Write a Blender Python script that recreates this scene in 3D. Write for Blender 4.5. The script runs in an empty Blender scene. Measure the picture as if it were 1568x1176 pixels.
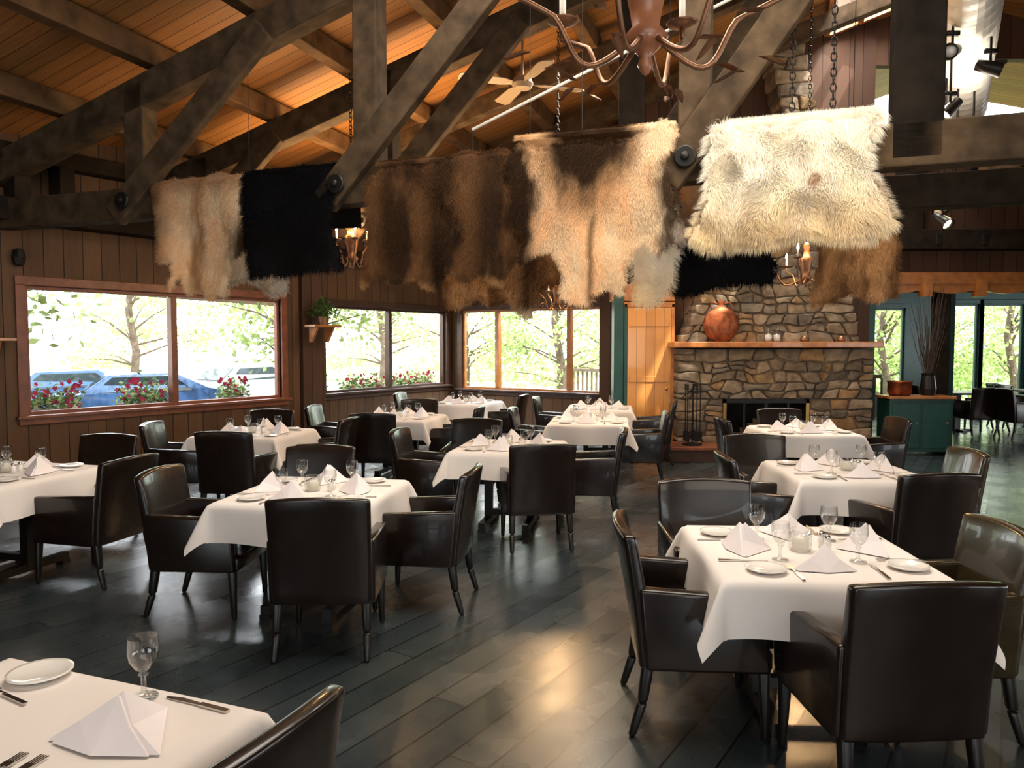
import bpy, bmesh, math, random
from mathutils import Vector, Matrix, noise
random.seed(7)
R = random.random
def U(a, b): return a + (b - a) * random.random()
scene = bpy.context.scene
COL = scene.collection

# ------------------------------------------------------------------ materials
def new_mat(name):
    m = bpy.data.materials.new(name); m.use_nodes = True
    nt = m.node_tree; b = nt.nodes['Principled BSDF']
    return m, nt, b
def simple(name, col, rough=.5, metal=0., coat=0., nscale=0, namt=.15, bump=0., emis=None, estr=0., trans=0., spec=.5):
    m, nt, b = new_mat(name)
    b.inputs['Base Color'].default_value = (*col, 1)
    b.inputs['Roughness'].default_value = rough
    b.inputs['Metallic'].default_value = metal
    b.inputs['Coat Weight'].default_value = coat
    b.inputs['Transmission Weight'].default_value = trans
    b.inputs['Specular IOR Level'].default_value = spec
    if emis:
        b.inputs['Emission Color'].default_value = (*emis, 1); b.inputs['Emission Strength'].default_value = estr
    if nscale:
        tc = nt.nodes.new('ShaderNodeTexCoord'); n = nt.nodes.new('ShaderNodeTexNoise')
        n.inputs['Scale'].default_value = nscale; n.inputs['Detail'].default_value = 5
        nt.links.new(tc.outputs['Object'], n.inputs['Vector'])
        cr = nt.nodes.new('ShaderNodeValToRGB')
        cr.color_ramp.elements[0].position = .3; cr.color_ramp.elements[1].position = .7
        cr.color_ramp.elements[0].color = (*[c * (1 - namt) for c in col], 1)
        cr.color_ramp.elements[1].color = (*[min(1, c * (1 + namt)) for c in col], 1)
        nt.links.new(n.outputs['Fac'], cr.inputs['Fac']); nt.links.new(cr.outputs['Color'], b.inputs['Base Color'])
        if bump:
            bp = nt.nodes.new('ShaderNodeBump'); bp.inputs['Strength'].default_value = bump; bp.inputs['Distance'].default_value = .01
            nt.links.new(n.outputs['Fac'], bp.inputs['Height']); nt.links.new(bp.outputs['Normal'], b.inputs['Normal'])
    return m
def mathn(nt, op, a, bv=None):
    n = nt.nodes.new('ShaderNodeMath'); n.operation = op
    if isinstance(a, (int, float)): n.inputs[0].default_value = a
    else: nt.links.new(a, n.inputs[0])
    if bv is not None:
        if isinstance(bv, (int, float)): n.inputs[1].default_value = bv
        else: nt.links.new(bv, n.inputs[1])
    return n.outputs[0]
def planks(name, c1, c2, width, across='X', rough=.55, gap=.04, gapdark=.15, rot=0., length=None, scuff=None, coat=0., grain=.35, spec=.5):
    m, nt, b = new_mat(name)
    tc = nt.nodes.new('ShaderNodeTexCoord'); mp = nt.nodes.new('ShaderNodeMapping')
    mp.inputs['Rotation'].default_value = (0, 0, rot)
    nt.links.new(tc.outputs['Object'], mp.inputs['Vector'])
    sp = nt.nodes.new('ShaderNodeSeparateXYZ'); nt.links.new(mp.outputs['Vector'], sp.inputs[0])
    a = mathn(nt, 'DIVIDE', sp.outputs[across], width)
    fl = mathn(nt, 'FLOOR', a); fr = mathn(nt, 'FRACT', a)
    wn = nt.nodes.new('ShaderNodeTexWhiteNoise'); wn.noise_dimensions = '2D'
    cb = nt.nodes.new('ShaderNodeCombineXYZ'); nt.links.new(fl, cb.inputs[0])
    edge_mask = None
    if length:
        other = {'X': 'Y', 'Y': 'X'}[across]
        wn1 = nt.nodes.new('ShaderNodeTexWhiteNoise'); wn1.noise_dimensions = '1D'; nt.links.new(fl, wn1.inputs['W'])
        o = mathn(nt, 'DIVIDE', sp.outputs[other], length)
        o = mathn(nt, 'ADD', o, wn1.outputs['Value'])
        nt.links.new(mathn(nt, 'FLOOR', o), cb.inputs[1])
        of = mathn(nt, 'FRACT', o); edge_mask = mathn(nt, 'LESS_THAN', of, .008 / length)
    nt.links.new(cb.outputs[0], wn.inputs['Vector'])
    mpn = nt.nodes.new('ShaderNodeMapping')
    sc = {'X': (14, 1.2, 1.2), 'Y': (1.2, 14, 1.2), 'Z': (1.2, 1.2, 14)}[across]
    mpn.inputs['Scale'].default_value = sc
    nt.links.new(mp.outputs['Vector'], mpn.inputs['Vector'])
    va = nt.nodes.new('ShaderNodeVectorMath'); va.operation = 'ADD'
    nt.links.new(mpn.outputs[0], va.inputs[0])
    vs = nt.nodes.new('ShaderNodeVectorMath'); vs.operation = 'SCALE'; vs.inputs['Scale'].default_value = 30
    nt.links.new(wn.outputs['Color'], vs.inputs[0]); nt.links.new(vs.outputs[0], va.inputs[1])
    ns = nt.nodes.new('ShaderNodeTexNoise'); ns.inputs['Scale'].default_value = 2.2; ns.inputs['Detail'].default_value = 6
    ns.inputs['Distortion'].default_value = .6
    nt.links.new(va.outputs[0], ns.inputs['Vector'])
    f = mathn(nt, 'ADD', mathn(nt, 'MULTIPLY', wn.outputs['Value'], 1 - grain), mathn(nt, 'MULTIPLY', ns.outputs['Fac'], grain * 1.3))
    cr = nt.nodes.new('ShaderNodeValToRGB')
    cr.color_ramp.elements[0].color = (*c1, 1); cr.color_ramp.elements[1].color = (*c2, 1)
    nt.links.new(f, cr.inputs['Fac'])
    g1 = mathn(nt, 'LESS_THAN', fr, gap)
    if edge_mask is not None: g1 = mathn(nt, 'MAXIMUM', g1, edge_mask)
    out = cr.outputs['Color']
    b.inputs['Roughness'].default_value = rough
    b.inputs['Coat Weight'].default_value = coat
    if scuff:
        n2 = nt.nodes.new('ShaderNodeTexNoise'); n2.inputs['Scale'].default_value = .9; n2.inputs['Detail'].default_value = 14
        n2.inputs['Roughness'].default_value = .8
        nt.links.new(tc.outputs['Object'], n2.inputs['Vector'])
        r2 = nt.nodes.new('ShaderNodeValToRGB'); r2.color_ramp.elements[0].position = .56; r2.color_ramp.elements[1].position = .68
        nt.links.new(n2.outputs['Fac'], r2.inputs['Fac'])
        m2 = nt.nodes.new('ShaderNodeMix'); m2.data_type = 'RGBA'
        nt.links.new(mathn(nt, 'MULTIPLY', r2.outputs['Color'], .5), m2.inputs['Factor']); nt.links.new(out, m2.inputs[6]); m2.inputs[7].default_value = (*scuff, 1)
        out = m2.outputs[2]
        n3 = nt.nodes.new('ShaderNodeTexNoise'); n3.inputs['Scale'].default_value = 2.5; n3.inputs['Detail'].default_value = 8
        nt.links.new(tc.outputs['Object'], n3.inputs['Vector'])
        rr = mathn(nt, 'ADD', mathn(nt, 'MULTIPLY', n3.outputs['Fac'], .36), rough - .17)
        rr = mathn(nt, 'ADD', rr, mathn(nt, 'MULTIPLY', wn.outputs['Value'], .08))
        nt.links.new(rr, b.inputs['Roughness']); nt.links.new(mathn(nt, 'MULTIPLY', rr, .8), b.inputs['Coat Roughness'])
    mx = nt.nodes.new('ShaderNodeMix'); mx.data_type = 'RGBA'
    nt.links.new(g1, mx.inputs['Factor']); nt.links.new(out, mx.inputs[6])
    mx.inputs[7].default_value = (*[c * gapdark for c in c1], 1)
    out = mx.outputs[2]
    nt.links.new(out, b.inputs['Base Color'])
    b.inputs['Specular IOR Level'].default_value = spec
    bp = nt.nodes.new('ShaderNodeBump'); bp.inputs['Strength'].default_value = .5; bp.inputs['Distance'].default_value = .006
    nt.links.new(mathn(nt, 'SUBTRACT', mathn(nt, 'MULTIPLY', ns.outputs['Fac'], .2), g1), bp.inputs['Height'])
    nt.links.new(bp.outputs['Normal'], b.inputs['Normal'])
    if coat: nt.links.new(bp.outputs['Normal'], b.inputs['Coat Normal'])
    return m

M = {}
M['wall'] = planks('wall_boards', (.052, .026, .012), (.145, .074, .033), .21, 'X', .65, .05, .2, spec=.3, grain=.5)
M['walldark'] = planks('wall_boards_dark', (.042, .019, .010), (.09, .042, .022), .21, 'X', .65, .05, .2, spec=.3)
M['roof'] = planks('roof_boards', (.14, .056, .016), (.38, .17, .05), .16, 'Y', .55, .05, .2, grain=.65, spec=.3)
M['floor'] = planks('painted_floorboards', (.014, .022, .025), (.034, .046, .049), .19, 'X', .26, .055, .12, rot=math.radians(33.5), length=3.2, scuff=(.15, .18, .18), spec=.8, coat=.8, grain=.5)
M['beam'] = simple('beam_timber', (.062, .040, .022), .8, nscale=6, namt=.5, bump=.5, spec=.15)
M['beamdark'] = simple('beam_timber_dark', (.020, .013, .008), .8, nscale=6, namt=.4, bump=.4, spec=.12)
M['beamblack'] = simple('beam_timber_black', (.011, .008, .006), .85, nscale=6, namt=.4, bump=.4, spec=.08)
M['purlin'] = simple('purlin_timber', (.11, .058, .024), .75, nscale=5, namt=.45, bump=.4, spec=.2)
M['trim'] = simple('cedar_trim', (.19, .06, .026), .4, nscale=9, namt=.25)
M['trimdark'] = simple('window_jamb', (.06, .028, .016), .5, nscale=9, namt=.25)
M['orange'] = simple('varnished_pine', (.38, .14, .032), .35, coat=.3, nscale=8, namt=.25)
M['pine'] = planks('knotty_pine', (.46, .19, .04), (.66, .31, .08), .14, 'X', .35, .04, .4, coat=.3)
M['teal'] = simple('teal_paint', (.008, .055, .045), .4, nscale=6, namt=.2)
M['leather'] = simple('chair_leather', (.011, .006, .004), .26, nscale=9, namt=.35, bump=.12, coat=.25, spec=.45)
M['leather_reflect'] = simple('chair_leather_green_reflect', (.030, .021, .008), .23, nscale=9, namt=.3, bump=.12, coat=.35)  # same leather with greenish window reflections painted into its colour
M['leg'] = simple('chair_leg_wood', (.009, .007, .006), .35)
M['cloth'] = simple('white_tablecloth', (.80, .74, .69), .85, nscale=3, namt=.03)
M['napkin'] = simple('napkin_linen', (.85, .785, .775), .85, nscale=12, namt=.02)
M['china'] = simple('white_china', (.85, .82, .77), .15, coat=.5)
M['steel'] = simple('stainless_steel', (.6, .58, .55), .2, 1)
M['iron'] = simple('black_iron', (.02, .018, .016), .4, .6)
M['bronze'] = simple('aged_bronze', (.30, .15, .08), .42, .8, nscale=14, namt=.35)
M['turned'] = simple('turned_wood', (.38, .14, .06), .4, coat=.3, nscale=10, namt=.3)
M['candle'] = simple('candle_sleeve', (.82, .77, .66), .5)
M['bulb'] = simple('warm_bulb', (1, .7, .35), .4, emis=(1, .62, .25), estr=60)
M['spotbulb'] = simple('spot_bulb', (1, .8, .5), .4, emis=(1, .75, .4), estr=30)
M['mortar'] = simple('mortar', (.135, .105, .078), .9, nscale=20, namt=.3, bump=.5)
M['soot'] = simple('firebox_soot', (.008, .007, .006), .9)
M['brass'] = simple('brass_frame', (.45, .28, .09), .35, 1)
M['copper'] = simple('copper', (.28, .085, .035), .5, .85, nscale=12, namt=.5)
M['duct'] = simple('spiral_duct', (.74, .70, .62), .45, .35)
M['white'] = simple('cream_enamel', (.26, .20, .14), .4)
M['gravel'] = simple('gravel_lot', (.45, .43, .40), .9, nscale=3, namt=.15)
M['grass'] = simple('lawn', (.18, .28, .08), .9, nscale=2, namt=.3)
M['bark'] = simple('bark', (.12, .085, .06), .9, nscale=8, namt=.4, bump=.5)
M['pink'] = simple('petunia_petals', (.50, .03, .13), .6)
M['planter'] = simple('planter_wood', (.15, .07, .04), .7, nscale=6, namt=.2)
M['carblue'] = simple('car_paint_blue', (.03, .08, .20), .3, .1, coat=.6)
M['carsilver'] = simple('car_paint_silver', (.30, .32, .36), .25, .3, coat=1)
M['carglass'] = simple('car_window', (.02, .03, .04), .05)
M['rubber'] = simple('tyre_rubber', (.02, .02, .02), .8)
M['twig'] = simple('twig', (.05, .03, .02), .8)
M['deck'] = simple('deck_wood', (.22, .17, .12), .7, nscale=6, namt=.2)
M['umbrella'] = simple('umbrella_canvas', (.05, .09, .22), .8)
def glassmat():
    m, nt, b = new_mat('clear_glass'); nt.nodes.remove(b)
    tr = nt.nodes.new('ShaderNodeBsdfTransparent'); tr.inputs['Color'].default_value = (.93, .94, .93, 1)
    gl = nt.nodes.new('ShaderNodeBsdfGlossy'); gl.inputs['Roughness'].default_value = .04
    lw = nt.nodes.new('ShaderNodeLayerWeight'); lw.inputs['Blend'].default_value = .35
    cr = nt.nodes.new('ShaderNodeMapRange'); cr.inputs['To Min'].default_value = .06; cr.inputs['To Max'].default_value = .75
    nt.links.new(lw.outputs['Facing'], cr.inputs['Value'])
    mx = nt.nodes.new('ShaderNodeMixShader'); nt.links.new(cr.outputs['Result'], mx.inputs[0]); nt.links.new(tr.outputs[0], mx.inputs[1]); nt.links.new(gl.outputs[0], mx.inputs[2])
    nt.links.new(mx.outputs[0], nt.nodes['Material Output'].inputs['Surface']); return m
M['glass'] = glassmat()
def leafmat(name, c):
    m, nt, b = new_mat(name)
    b.inputs['Roughness'].default_value = .6; b.inputs['Specular IOR Level'].default_value = .2
    g = nt.nodes.new('ShaderNodeNewGeometry'); cr = nt.nodes.new('ShaderNodeValToRGB')
    cr.color_ramp.elements[0].color = (*[x * .6 for x in c], 1); cr.color_ramp.elements[1].color = (*[min(1, x * 1.4) for x in c], 1)
    nt.links.new(g.outputs['Random Per Island'], cr.inputs['Fac']); nt.links.new(cr.outputs['Color'], b.inputs['Base Color'])
    t = nt.nodes.new('ShaderNodeBsdfTranslucent'); nt.links.new(cr.outputs['Color'], t.inputs['Color'])
    mx = nt.nodes.new('ShaderNodeMixShader'); mx.inputs[0].default_value = .5
    nt.links.new(b.outputs[0], mx.inputs[1]); nt.links.new(t.outputs[0], mx.inputs[2])
    nt.links.new(mx.outputs[0], nt.nodes['Material Output'].inputs['Surface'])
    return m
M['leaf'] = leafmat('tree_leaves', (.40, .50, .20))
M['leafd'] = leafmat('plant_leaves', (.08, .15, .04))
def stonemat():
    m, nt, b = new_mat('fieldstone')
    g = nt.nodes.new('ShaderNodeNewGeometry'); cr = nt.nodes.new('ShaderNodeValToRGB'); cr.color_ramp.interpolation = 'CONSTANT'
    cols = [(.18, .14, .10), (.235, .185, .135), (.13, .11, .088), (.27, .185, .105), (.205, .175, .14), (.30, .235, .165), (.155, .125, .095), (.31, .195, .10), (.215, .165, .118)]
    e = cr.color_ramp.elements
    e[0].color = (*cols[0], 1); e[1].position = .11; e[1].color = (*cols[1], 1)
    for i, c in enumerate(cols[2:]):
        x = e.new(.11 * (i + 2)); x.color = (*c, 1)
    nt.links.new(g.outputs['Random Per Island'], cr.inputs['Fac'])
    tc = nt.nodes.new('ShaderNodeTexCoord'); n = nt.nodes.new('ShaderNodeTexNoise'); n.inputs['Scale'].default_value = 7; n.inputs['Detail'].default_value = 9
    nt.links.new(tc.outputs['Object'], n.inputs['Vector'])
    mx = nt.nodes.new('ShaderNodeMix'); mx.data_type = 'RGBA'; mx.blend_type = 'MULTIPLY'; mx.inputs['Factor'].default_value = .9
    r = nt.nodes.new('ShaderNodeValToRGB'); r.color_ramp.elements[0].position = .3; r.color_ramp.elements[0].color = (.5, .47, .43, 1); r.color_ramp.elements[1].position = .7; r.color_ramp.elements[1].color = (1.3, 1.25, 1.15, 1)
    nt.links.new(n.outputs['Fac'], r.inputs['Fac'])
    nt.links.new(cr.outputs['Color'], mx.inputs[6]); nt.links.new(r.outputs['Color'], mx.inputs[7]); nt.links.new(mx.outputs[2], b.inputs['Base Color'])
    bp = nt.nodes.new('ShaderNodeBump'); bp.inputs['Strength'].default_value = .9; bp.inputs['Distance'].default_value = .04
    nt.links.new(n.outputs['Fac'], bp.inputs['Height']); nt.links.new(bp.outputs['Normal'], b.inputs['Normal'])
    b.inputs['Roughness'].default_value = .9; b.inputs['Specular IOR Level'].default_value = .25
    return m
M['stone'] = stonemat()
def furmat():
    m, nt, b = new_mat('animal_fur')
    a = nt.nodes.new('ShaderNodeAttribute'); a.attribute_name = 'Col'
    nt.links.new(a.outputs['Color'], b.inputs['Base Color']); b.inputs['Roughness'].default_value = .8
    b.inputs['Specular IOR Level'].default_value = .12
    t = nt.nodes.new('ShaderNodeBsdfTranslucent'); nt.links.new(a.outputs['Color'], t.inputs['Color'])
    mx = nt.nodes.new('ShaderNodeMixShader'); mx.inputs[0].default_value = .4
    nt.links.new(b.outputs[0], mx.inputs[1]); nt.links.new(t.outputs[0], mx.inputs[2])
    nt.links.new(mx.outputs[0], nt.nodes['Material Output'].inputs['Surface'])
    return m
M['fur'] = furmat()

# ------------------------------------------------------------------ mesh builder
class MB:
    def __init__(s): s.v = []; s.f = []; s.m = []; s.mats = []
    def mi(s, mat):
        if mat not in s.mats: s.mats.append(mat)
        return s.mats.index(mat)
    def add(s, vs, fs, mat):
        o = len(s.v); s.v += [tuple(p) for p in vs]; k = s.mi(mat)
        for f in fs: s.f.append(tuple(i + o for i in f)); s.m.append(k)
    def hexa(s, p, mat):
        s.add(p, [(3, 2, 1, 0), (4, 5, 6, 7), (0, 1, 5, 4), (1, 2, 6, 5), (2, 3, 7, 6), (3, 0, 4, 7)], mat)
    def box(s, x0, x1, y0, y1, z0, z1, mat):
        s.hexa([(x0, y0, z0), (x1, y0, z0), (x1, y1, z0), (x0, y1, z0), (x0, y0, z1), (x1, y0, z1), (x1, y1, z1), (x0, y1, z1)], mat)
    def beam(s, a, b, w, h, mat, up=(0, 0, 1)):
        a = Vector(a); b = Vector(b); d = (b - a).normalized(); up = Vector(up)
        if abs(d.dot(up)) > .98: up = Vector((G[0], G[1], 0))
        sd = d.cross(up).normalized(); u = sd.cross(d).normalized()
        sd *= w / 2; u *= h / 2
        s.hexa([a - sd - u, a + sd - u, b + sd - u, b - sd - u, a - sd + u, a + sd + u, b + sd + u, b - sd + u], mat)
    def lathe(s, prof, mat, c=(0, 0, 0), seg=20, axis=None):
        vs = []; fs = []
        for r, z in prof:
            for i in range(seg):
                t = 2 * math.pi * i / seg; vs.append(Vector((r * math.cos(t), r * math.sin(t), z)))
        for j in range(len(prof) - 1):
            for i in range(seg):
                k = (i + 1) % seg; fs.append((j * seg + i, j * seg + k, (j + 1) * seg + k, (j + 1) * seg + i))
        if axis is not None:
            q = Vector((0, 0, 1)).rotation_difference(Vector(axis)); vs = [q @ p for p in vs]
        c = Vector(c); s.add([p + c for p in vs], fs, mat)
    def tube(s, pts, r, mat, seg=8):
        pts = [Vector(p) for p in pts]; n = len(pts); vs = []; fs = []
        for i, p in enumerate(pts):
            d = (pts[min(i + 1, n - 1)] - pts[max(i - 1, 0)]).normalized()
            u = Vector((0, 0, 1)) if abs(d.z) < .95 else Vector((1, 0, 0))
            a = d.cross(u).normalized(); b = a.cross(d)
            rr = r[i] if isinstance(r, (list, tuple)) else r
            for k in range(seg):
                t = 2 * math.pi * k / seg; vs.append(p + a * rr * math.cos(t) + b * rr * math.sin(t))
        for i in range(n - 1):
            for k in range(seg):
                l = (k + 1) % seg; fs.append((i * seg + k, i * seg + l, (i + 1) * seg + l, (i + 1) * seg + k))
        fs.append(tuple(range(seg - 1, -1, -1))); fs.append(tuple((n - 1) * seg + k for k in range(seg)))
        s.add(vs, fs, mat)
    def mesh(s, name, smooth=False):
        me = bpy.data.meshes.new(name); me.from_pydata(s.v, [], s.f)
        for m in s.mats: me.materials.append(m)
        me.polygons.foreach_set('material_index', s.m)
        if smooth: me.polygons.foreach_set('use_smooth', [True] * len(s.f))
        me.update()
        bm = bmesh.new(); bm.from_mesh(me); bmesh.ops.recalc_face_normals(bm, faces=bm.faces); bm.to_mesh(me); bm.free()
        return me
    def obj(s, name, loc=(0, 0, 0), rz=0, smooth=False, bevel=0, seg=2):
        return put(s.mesh(name, smooth), name, loc, rz, bevel, seg)
def put(me, name, loc=(0, 0, 0), rz=0, bevel=0, seg=2, parent=None):
    o = bpy.data.objects.new(name, me); COL.objects.link(o); o.location = loc; o.rotation_euler = (0, 0, rz)
    if bevel:
        md = o.modifiers.new('bevel', 'BEVEL'); md.width = bevel; md.segments = seg; md.limit_method = 'ANGLE'
    if parent: o.parent = parent
    return o

# ------------------------------------------------------------------ roof frame coordinates
E = (.946, -.325); G = (.325, .946); B = (-3.8, 7.56)
def T(s, o, z): return Vector((B[0] + E[0] * s + G[0] * o, B[1] + E[1] * s + G[1] * o, z))
RS = .30
def roofz(s): return 3.95 + RS * (s + 1.63)
RIDGE = 8.6
ANG = math.atan2(E[1], E[0])

# ------------------------------------------------------------------ shell
def wall(name, p0, p1, h, mat, holes=(), th=.15, z0=0., side=1):
    p0 = Vector(p0); p1 = Vector(p1); L = (p1 - p0).length; a = math.atan2(p1.y - p0.y, p1.x - p0.x)
    mb = MB(); y0, y1 = (0, th) if side > 0 else (-th, 0)
    cur = 0
    for (a0, a1, b0, b1) in sorted(holes):
        if a0 > cur: mb.box(cur, a0, y0, y1, z0, h, mat)
        if b0 > z0: mb.box(a0, a1, y0, y1, z0, b0, mat)
        if b1 < h: mb.box(a0, a1, y0, y1, b1, h, mat)
        cur = a1
    if cur < L: mb.box(cur, L, y0, y1, z0, h, mat)
    return mb.obj(name, (p0.x, p0.y, 0), a), a
def window(name, p0, ang, s0, s1, z0, z1, mull, tm, jm, th=.15, inner=None, sill=True):
    mb = MB(); w = .10
    mb.box(s0 - w, s1 + w, -.03, .0, z1, z1 + w, tm); mb.box(s0 - w, s1 + w, -.03, .0, z0 - w, z0, tm)
    mb.box(s0 - w, s0, -.03, .0, z0, z1, tm); mb.box(s1, s1 + w, -.03, .0, z0, z1, tm)
    if sill: mb.box(s0 - w - .03, s1 + w + .03, -.08, .0, z0 - .03, z0 + .005, tm)
    f = .045
    mb.box(s0, s1, .03, .10, z1 - f, z1, jm); mb.box(s0, s1, .03, .10, z0, z0 + f, jm)
    mb.box(s0, s0 + f, .03, .10, z0 + f, z1 - f, jm); mb.box(s1 - f, s1, .03, .10, z0 + f, z1 - f, jm)
    for m_ in mull: mb.box(m_ - .04, m_ + .04, .01, .12, z0 + f, z1 - f, jm)
    return mb.obj(name, (p0[0], p0[1], 0), ang, bevel=.006)

fl = MB(); fl.box(-12, 14, -5, 18.2, -.08, 0, M['floor']); fl.obj('floor')

A1 = (.5815, .8135)
K = 7.8
W1a = (-5.29 - A1[0] * K, 8.3 - A1[1] * K); W1b = (-3.12, 11.36)
_, a1 = wall('wall_left', W1a, W1b, 4.6, M['wall'], [(K - .02, K + 3.34, .90, 2.33)])
window('window_1', W1a, a1, K - .02, K + 3.34, .90, 2.33, [K + 1.71], M['trim'], M['trim'])
W2a = (-3.30, 11.73); W2b = (-1.20, 15.14)
_, a2 = wall('wall_left_far', W2a, W2b, 4.9, M['wall'], [(.55, 3.80, .88, 2.31)])
window('window_2', W2a, a2, .55, 3.80, .88, 2.31, [2.17], M['trimdark'], M['trimdark'])
W3b = (1.85, 13.16)
_, a3 = wall('wall_back_left', W2b, W3b, 6, M['wall'], [(.25, 3.40, .80, 2.34)])
window('window_3', W2b, a3, .25, 3.40, .80, 2.34, [1.07, 2.64], M['trimdark'], M['orange'])
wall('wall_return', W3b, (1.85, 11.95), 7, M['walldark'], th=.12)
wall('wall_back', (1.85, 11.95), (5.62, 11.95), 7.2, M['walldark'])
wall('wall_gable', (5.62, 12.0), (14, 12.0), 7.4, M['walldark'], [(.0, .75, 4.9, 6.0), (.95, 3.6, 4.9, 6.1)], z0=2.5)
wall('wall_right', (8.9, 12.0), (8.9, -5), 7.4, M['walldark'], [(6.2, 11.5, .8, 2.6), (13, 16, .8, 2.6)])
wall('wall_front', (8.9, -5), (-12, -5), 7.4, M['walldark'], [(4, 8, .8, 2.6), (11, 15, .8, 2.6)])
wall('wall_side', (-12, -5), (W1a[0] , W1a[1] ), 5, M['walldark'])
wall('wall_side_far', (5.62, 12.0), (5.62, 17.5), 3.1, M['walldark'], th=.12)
FH = [(2.45, 3.55, .45, 2.5), (4.3, 5.25, .1, 2.6), (5.35, 6.3, .1, 2.6), (6.4, 8.2, .5, 2.6)]
_, a4 = wall('wall_far_room', (5.5, 17.5), (14, 17.5), 3.1, M['teal'], FH)
for i, (q0, q1, b0, b1) in enumerate(FH):
    window('window_%d' % (i + 4), (5.5, 17.5), a4, q0, q1, b0, b1, [(q0 + q1) / 2] if q1 - q0 > 1.5 else [], M['teal'], M['teal'], sill=False)
wall('wall_far_right', (14, 17.5), (14, 12.0), 3.1, M['teal'], [(1, 4.5, .8, 2.4)])
cf = MB(); cf.box(5.5, 14, 12.15, 17.6, 3.0, 3.1, M['walldark']); cf.obj('ceiling_far_room')

def roof_quad(mb, s0, s1, o0, o1, zf, th=.12):
    p = [T(s0, o0, zf(s0)), T(s1, o0, zf(s1)), T(s1, o1, zf(s1)), T(s0, o1, zf(s0))]
    mb.hexa(p + [q + Vector((0, 0, th)) for q in p], M['roof'])
def make_roof(name, quads, zf):
    mb = MB()
    for q in quads: roof_quad(mb, *q, zf)
    me = mb.mesh(name)
    mw = Matrix.Translation((B[0], B[1], 0)) @ Matrix.Rotation(ANG, 4, 'Z'); me.transform(mw.inverted())
    o = bpy.data.objects.new(name, me); COL.objects.link(o); o.matrix_world = mw; return o
SK = (6.75, 7.7, 3.6, 6.9)
make_roof('ceiling', [(-6, SK[0], -16, 12), (SK[1], RIDGE, -16, 12), (SK[0], SK[1], -16, SK[2]), (SK[0], SK[1], SK[3], 12)], roofz)
make_roof('ceiling_right', [(RIDGE, 22, -16, 12)], lambda s: roofz(RIDGE) - RS * (s - RIDGE))
sk = MB()
for (sa, oa, sb_, ob) in ((SK[0], SK[2], SK[0], SK[3]), (SK[1], SK[2], SK[1], SK[3]), (SK[0], SK[2], SK[1], SK[2]), (SK[0], SK[3], SK[1], SK[3]), (7.22, SK[2], 7.22, SK[3])):
    sk.beam(T(sa, oa, roofz(sa) + .02), T(sb_, ob, roofz(sb_) + .02), .08, .2, M['orange'])
sk.obj('window_skylight')
pm = MB()
for s in [-1.9, -.75, .4, 1.55, 2.7, 3.85, 5.0, 6.15, 7.9]:
    z = roofz(s) - .13
    pm.beam(T(s, -6, z), T(s, 8, z), .16, .22, M['purlin'])
pm.obj('ceiling_purlins', bevel=.012)
rf = MB()
for o in [3.6, 5.6, 7.6]:
    rf.beam(T(-2.2, o, roofz(-2.2) - .34), T(RIDGE, o, roofz(RIDGE) - .34), .16, .24, M['beam'])
    if o > 3.7: rf.beam(T(-1.6, o, 3.05), T(6, o, 3.05 + .65), .16, .22, M['beamdark'])
rf.beam(T(RIDGE, -6, roofz(RIDGE) - .3), T(RIDGE, 8, roofz(RIDGE) - .3), .22, .4, M['beamdark'])
rf.obj('ceiling_rafters', bevel=.012)

def truss(name, o, sh, mat, chord=True, s1=11.5, posts=(.2, 2.72, 5.47, 6.95)):
    mb = MB()
    if chord: mb.beam(T(-2.0, o, 3.05), T(s1, o, 3.05), .2, .30, mat)
    mb.beam(T(-2.0, o, roofz(-2.0) - .42), T(RIDGE, o, roofz(RIDGE) - .42), .2, .30, M['beam'])
    for i, s in enumerate(posts):
        s += sh; w = .32 if i == 3 else .23
        mb.beam(T(s, o, 3.18 if i < 3 else 2.95), T(s, o, roofz(s) - .3), w, .2, mat if i < 3 else M['beamblack'], up=(G[0], G[1], 0))
    for (sa, sb, zb) in [(.05, 2.1, 4.78), (2.40, 3.95, 4.6), (5.33, 6.3, 4.32)]:
        sa += sh; sb += sh
        d = (zb - 2.98) / (sb - sa)
        se = sa
        while 2.98 + d * (se - sa) < roofz(se) - .5: se += .05
        for dy in (-.13, ):
            mb.beam(T(sa - .06, o + dy, 2.98 - d * .06), T(se, o + dy, 2.98 + d * (se - sa)), .1, .24, M['beam'])
        mb.lathe([(.0, -.012), (.085, -.012), (.085, .012), (.07, .016), (.0, .016)], M['iron'], T(sa + .09, o - .2, 3.06), 18, (-G[0], -G[1], 0))
        mb.lathe([(.035, 0), (.035, .04), (0, .05)], M['iron'], T(sa + .09, o - .2, 3.06), 8, (-G[0], -G[1], 0))
    return mb.obj(name, bevel=.012)
truss('roof_truss', 0, 0, M['beam'])
truss('roof_truss', 1.8, -.8, M['beamdark'], s1=9, posts=(.2, 2.72, 5.47))
wp = MB()
wp.box(K - 4, K + 3.95, -.28, .0, 2.98, 3.22, M['beamdark'])
for q in (K - .2, K + .25): wp.box(q, q + .16, -.30, -.02, 3.22, 3.62, M['beamdark'])
wp.box(K - 4, K + 3.95, -.22, .0, 3.62, 3.8, M['beamdark'])
wp.obj('trim_1', (W1a[0], W1a[1], 0), a1, bevel=.012)
wp = MB(); wp.box(-.1, 4, -.22, 0, 3.0, 3.22, M['beamdark']); wp.obj('trim_2', (W2a[0], W2a[1], 0), a2, bevel=.012)
wp = MB(); wp.box(-.16, .26, -.2, .1, 0, 4.6, M['walldark']); wp.obj('trim_3', (-3.17, 11.50, 0), a1, bevel=.012)
wp = MB(); wp.box(0, .3, -.12, .02, 0, 4, M['walldark']); wp.obj('trim_4', (W3b[0] - .27, W3b[1] + .14, 0), a3, bevel=.01)
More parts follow.
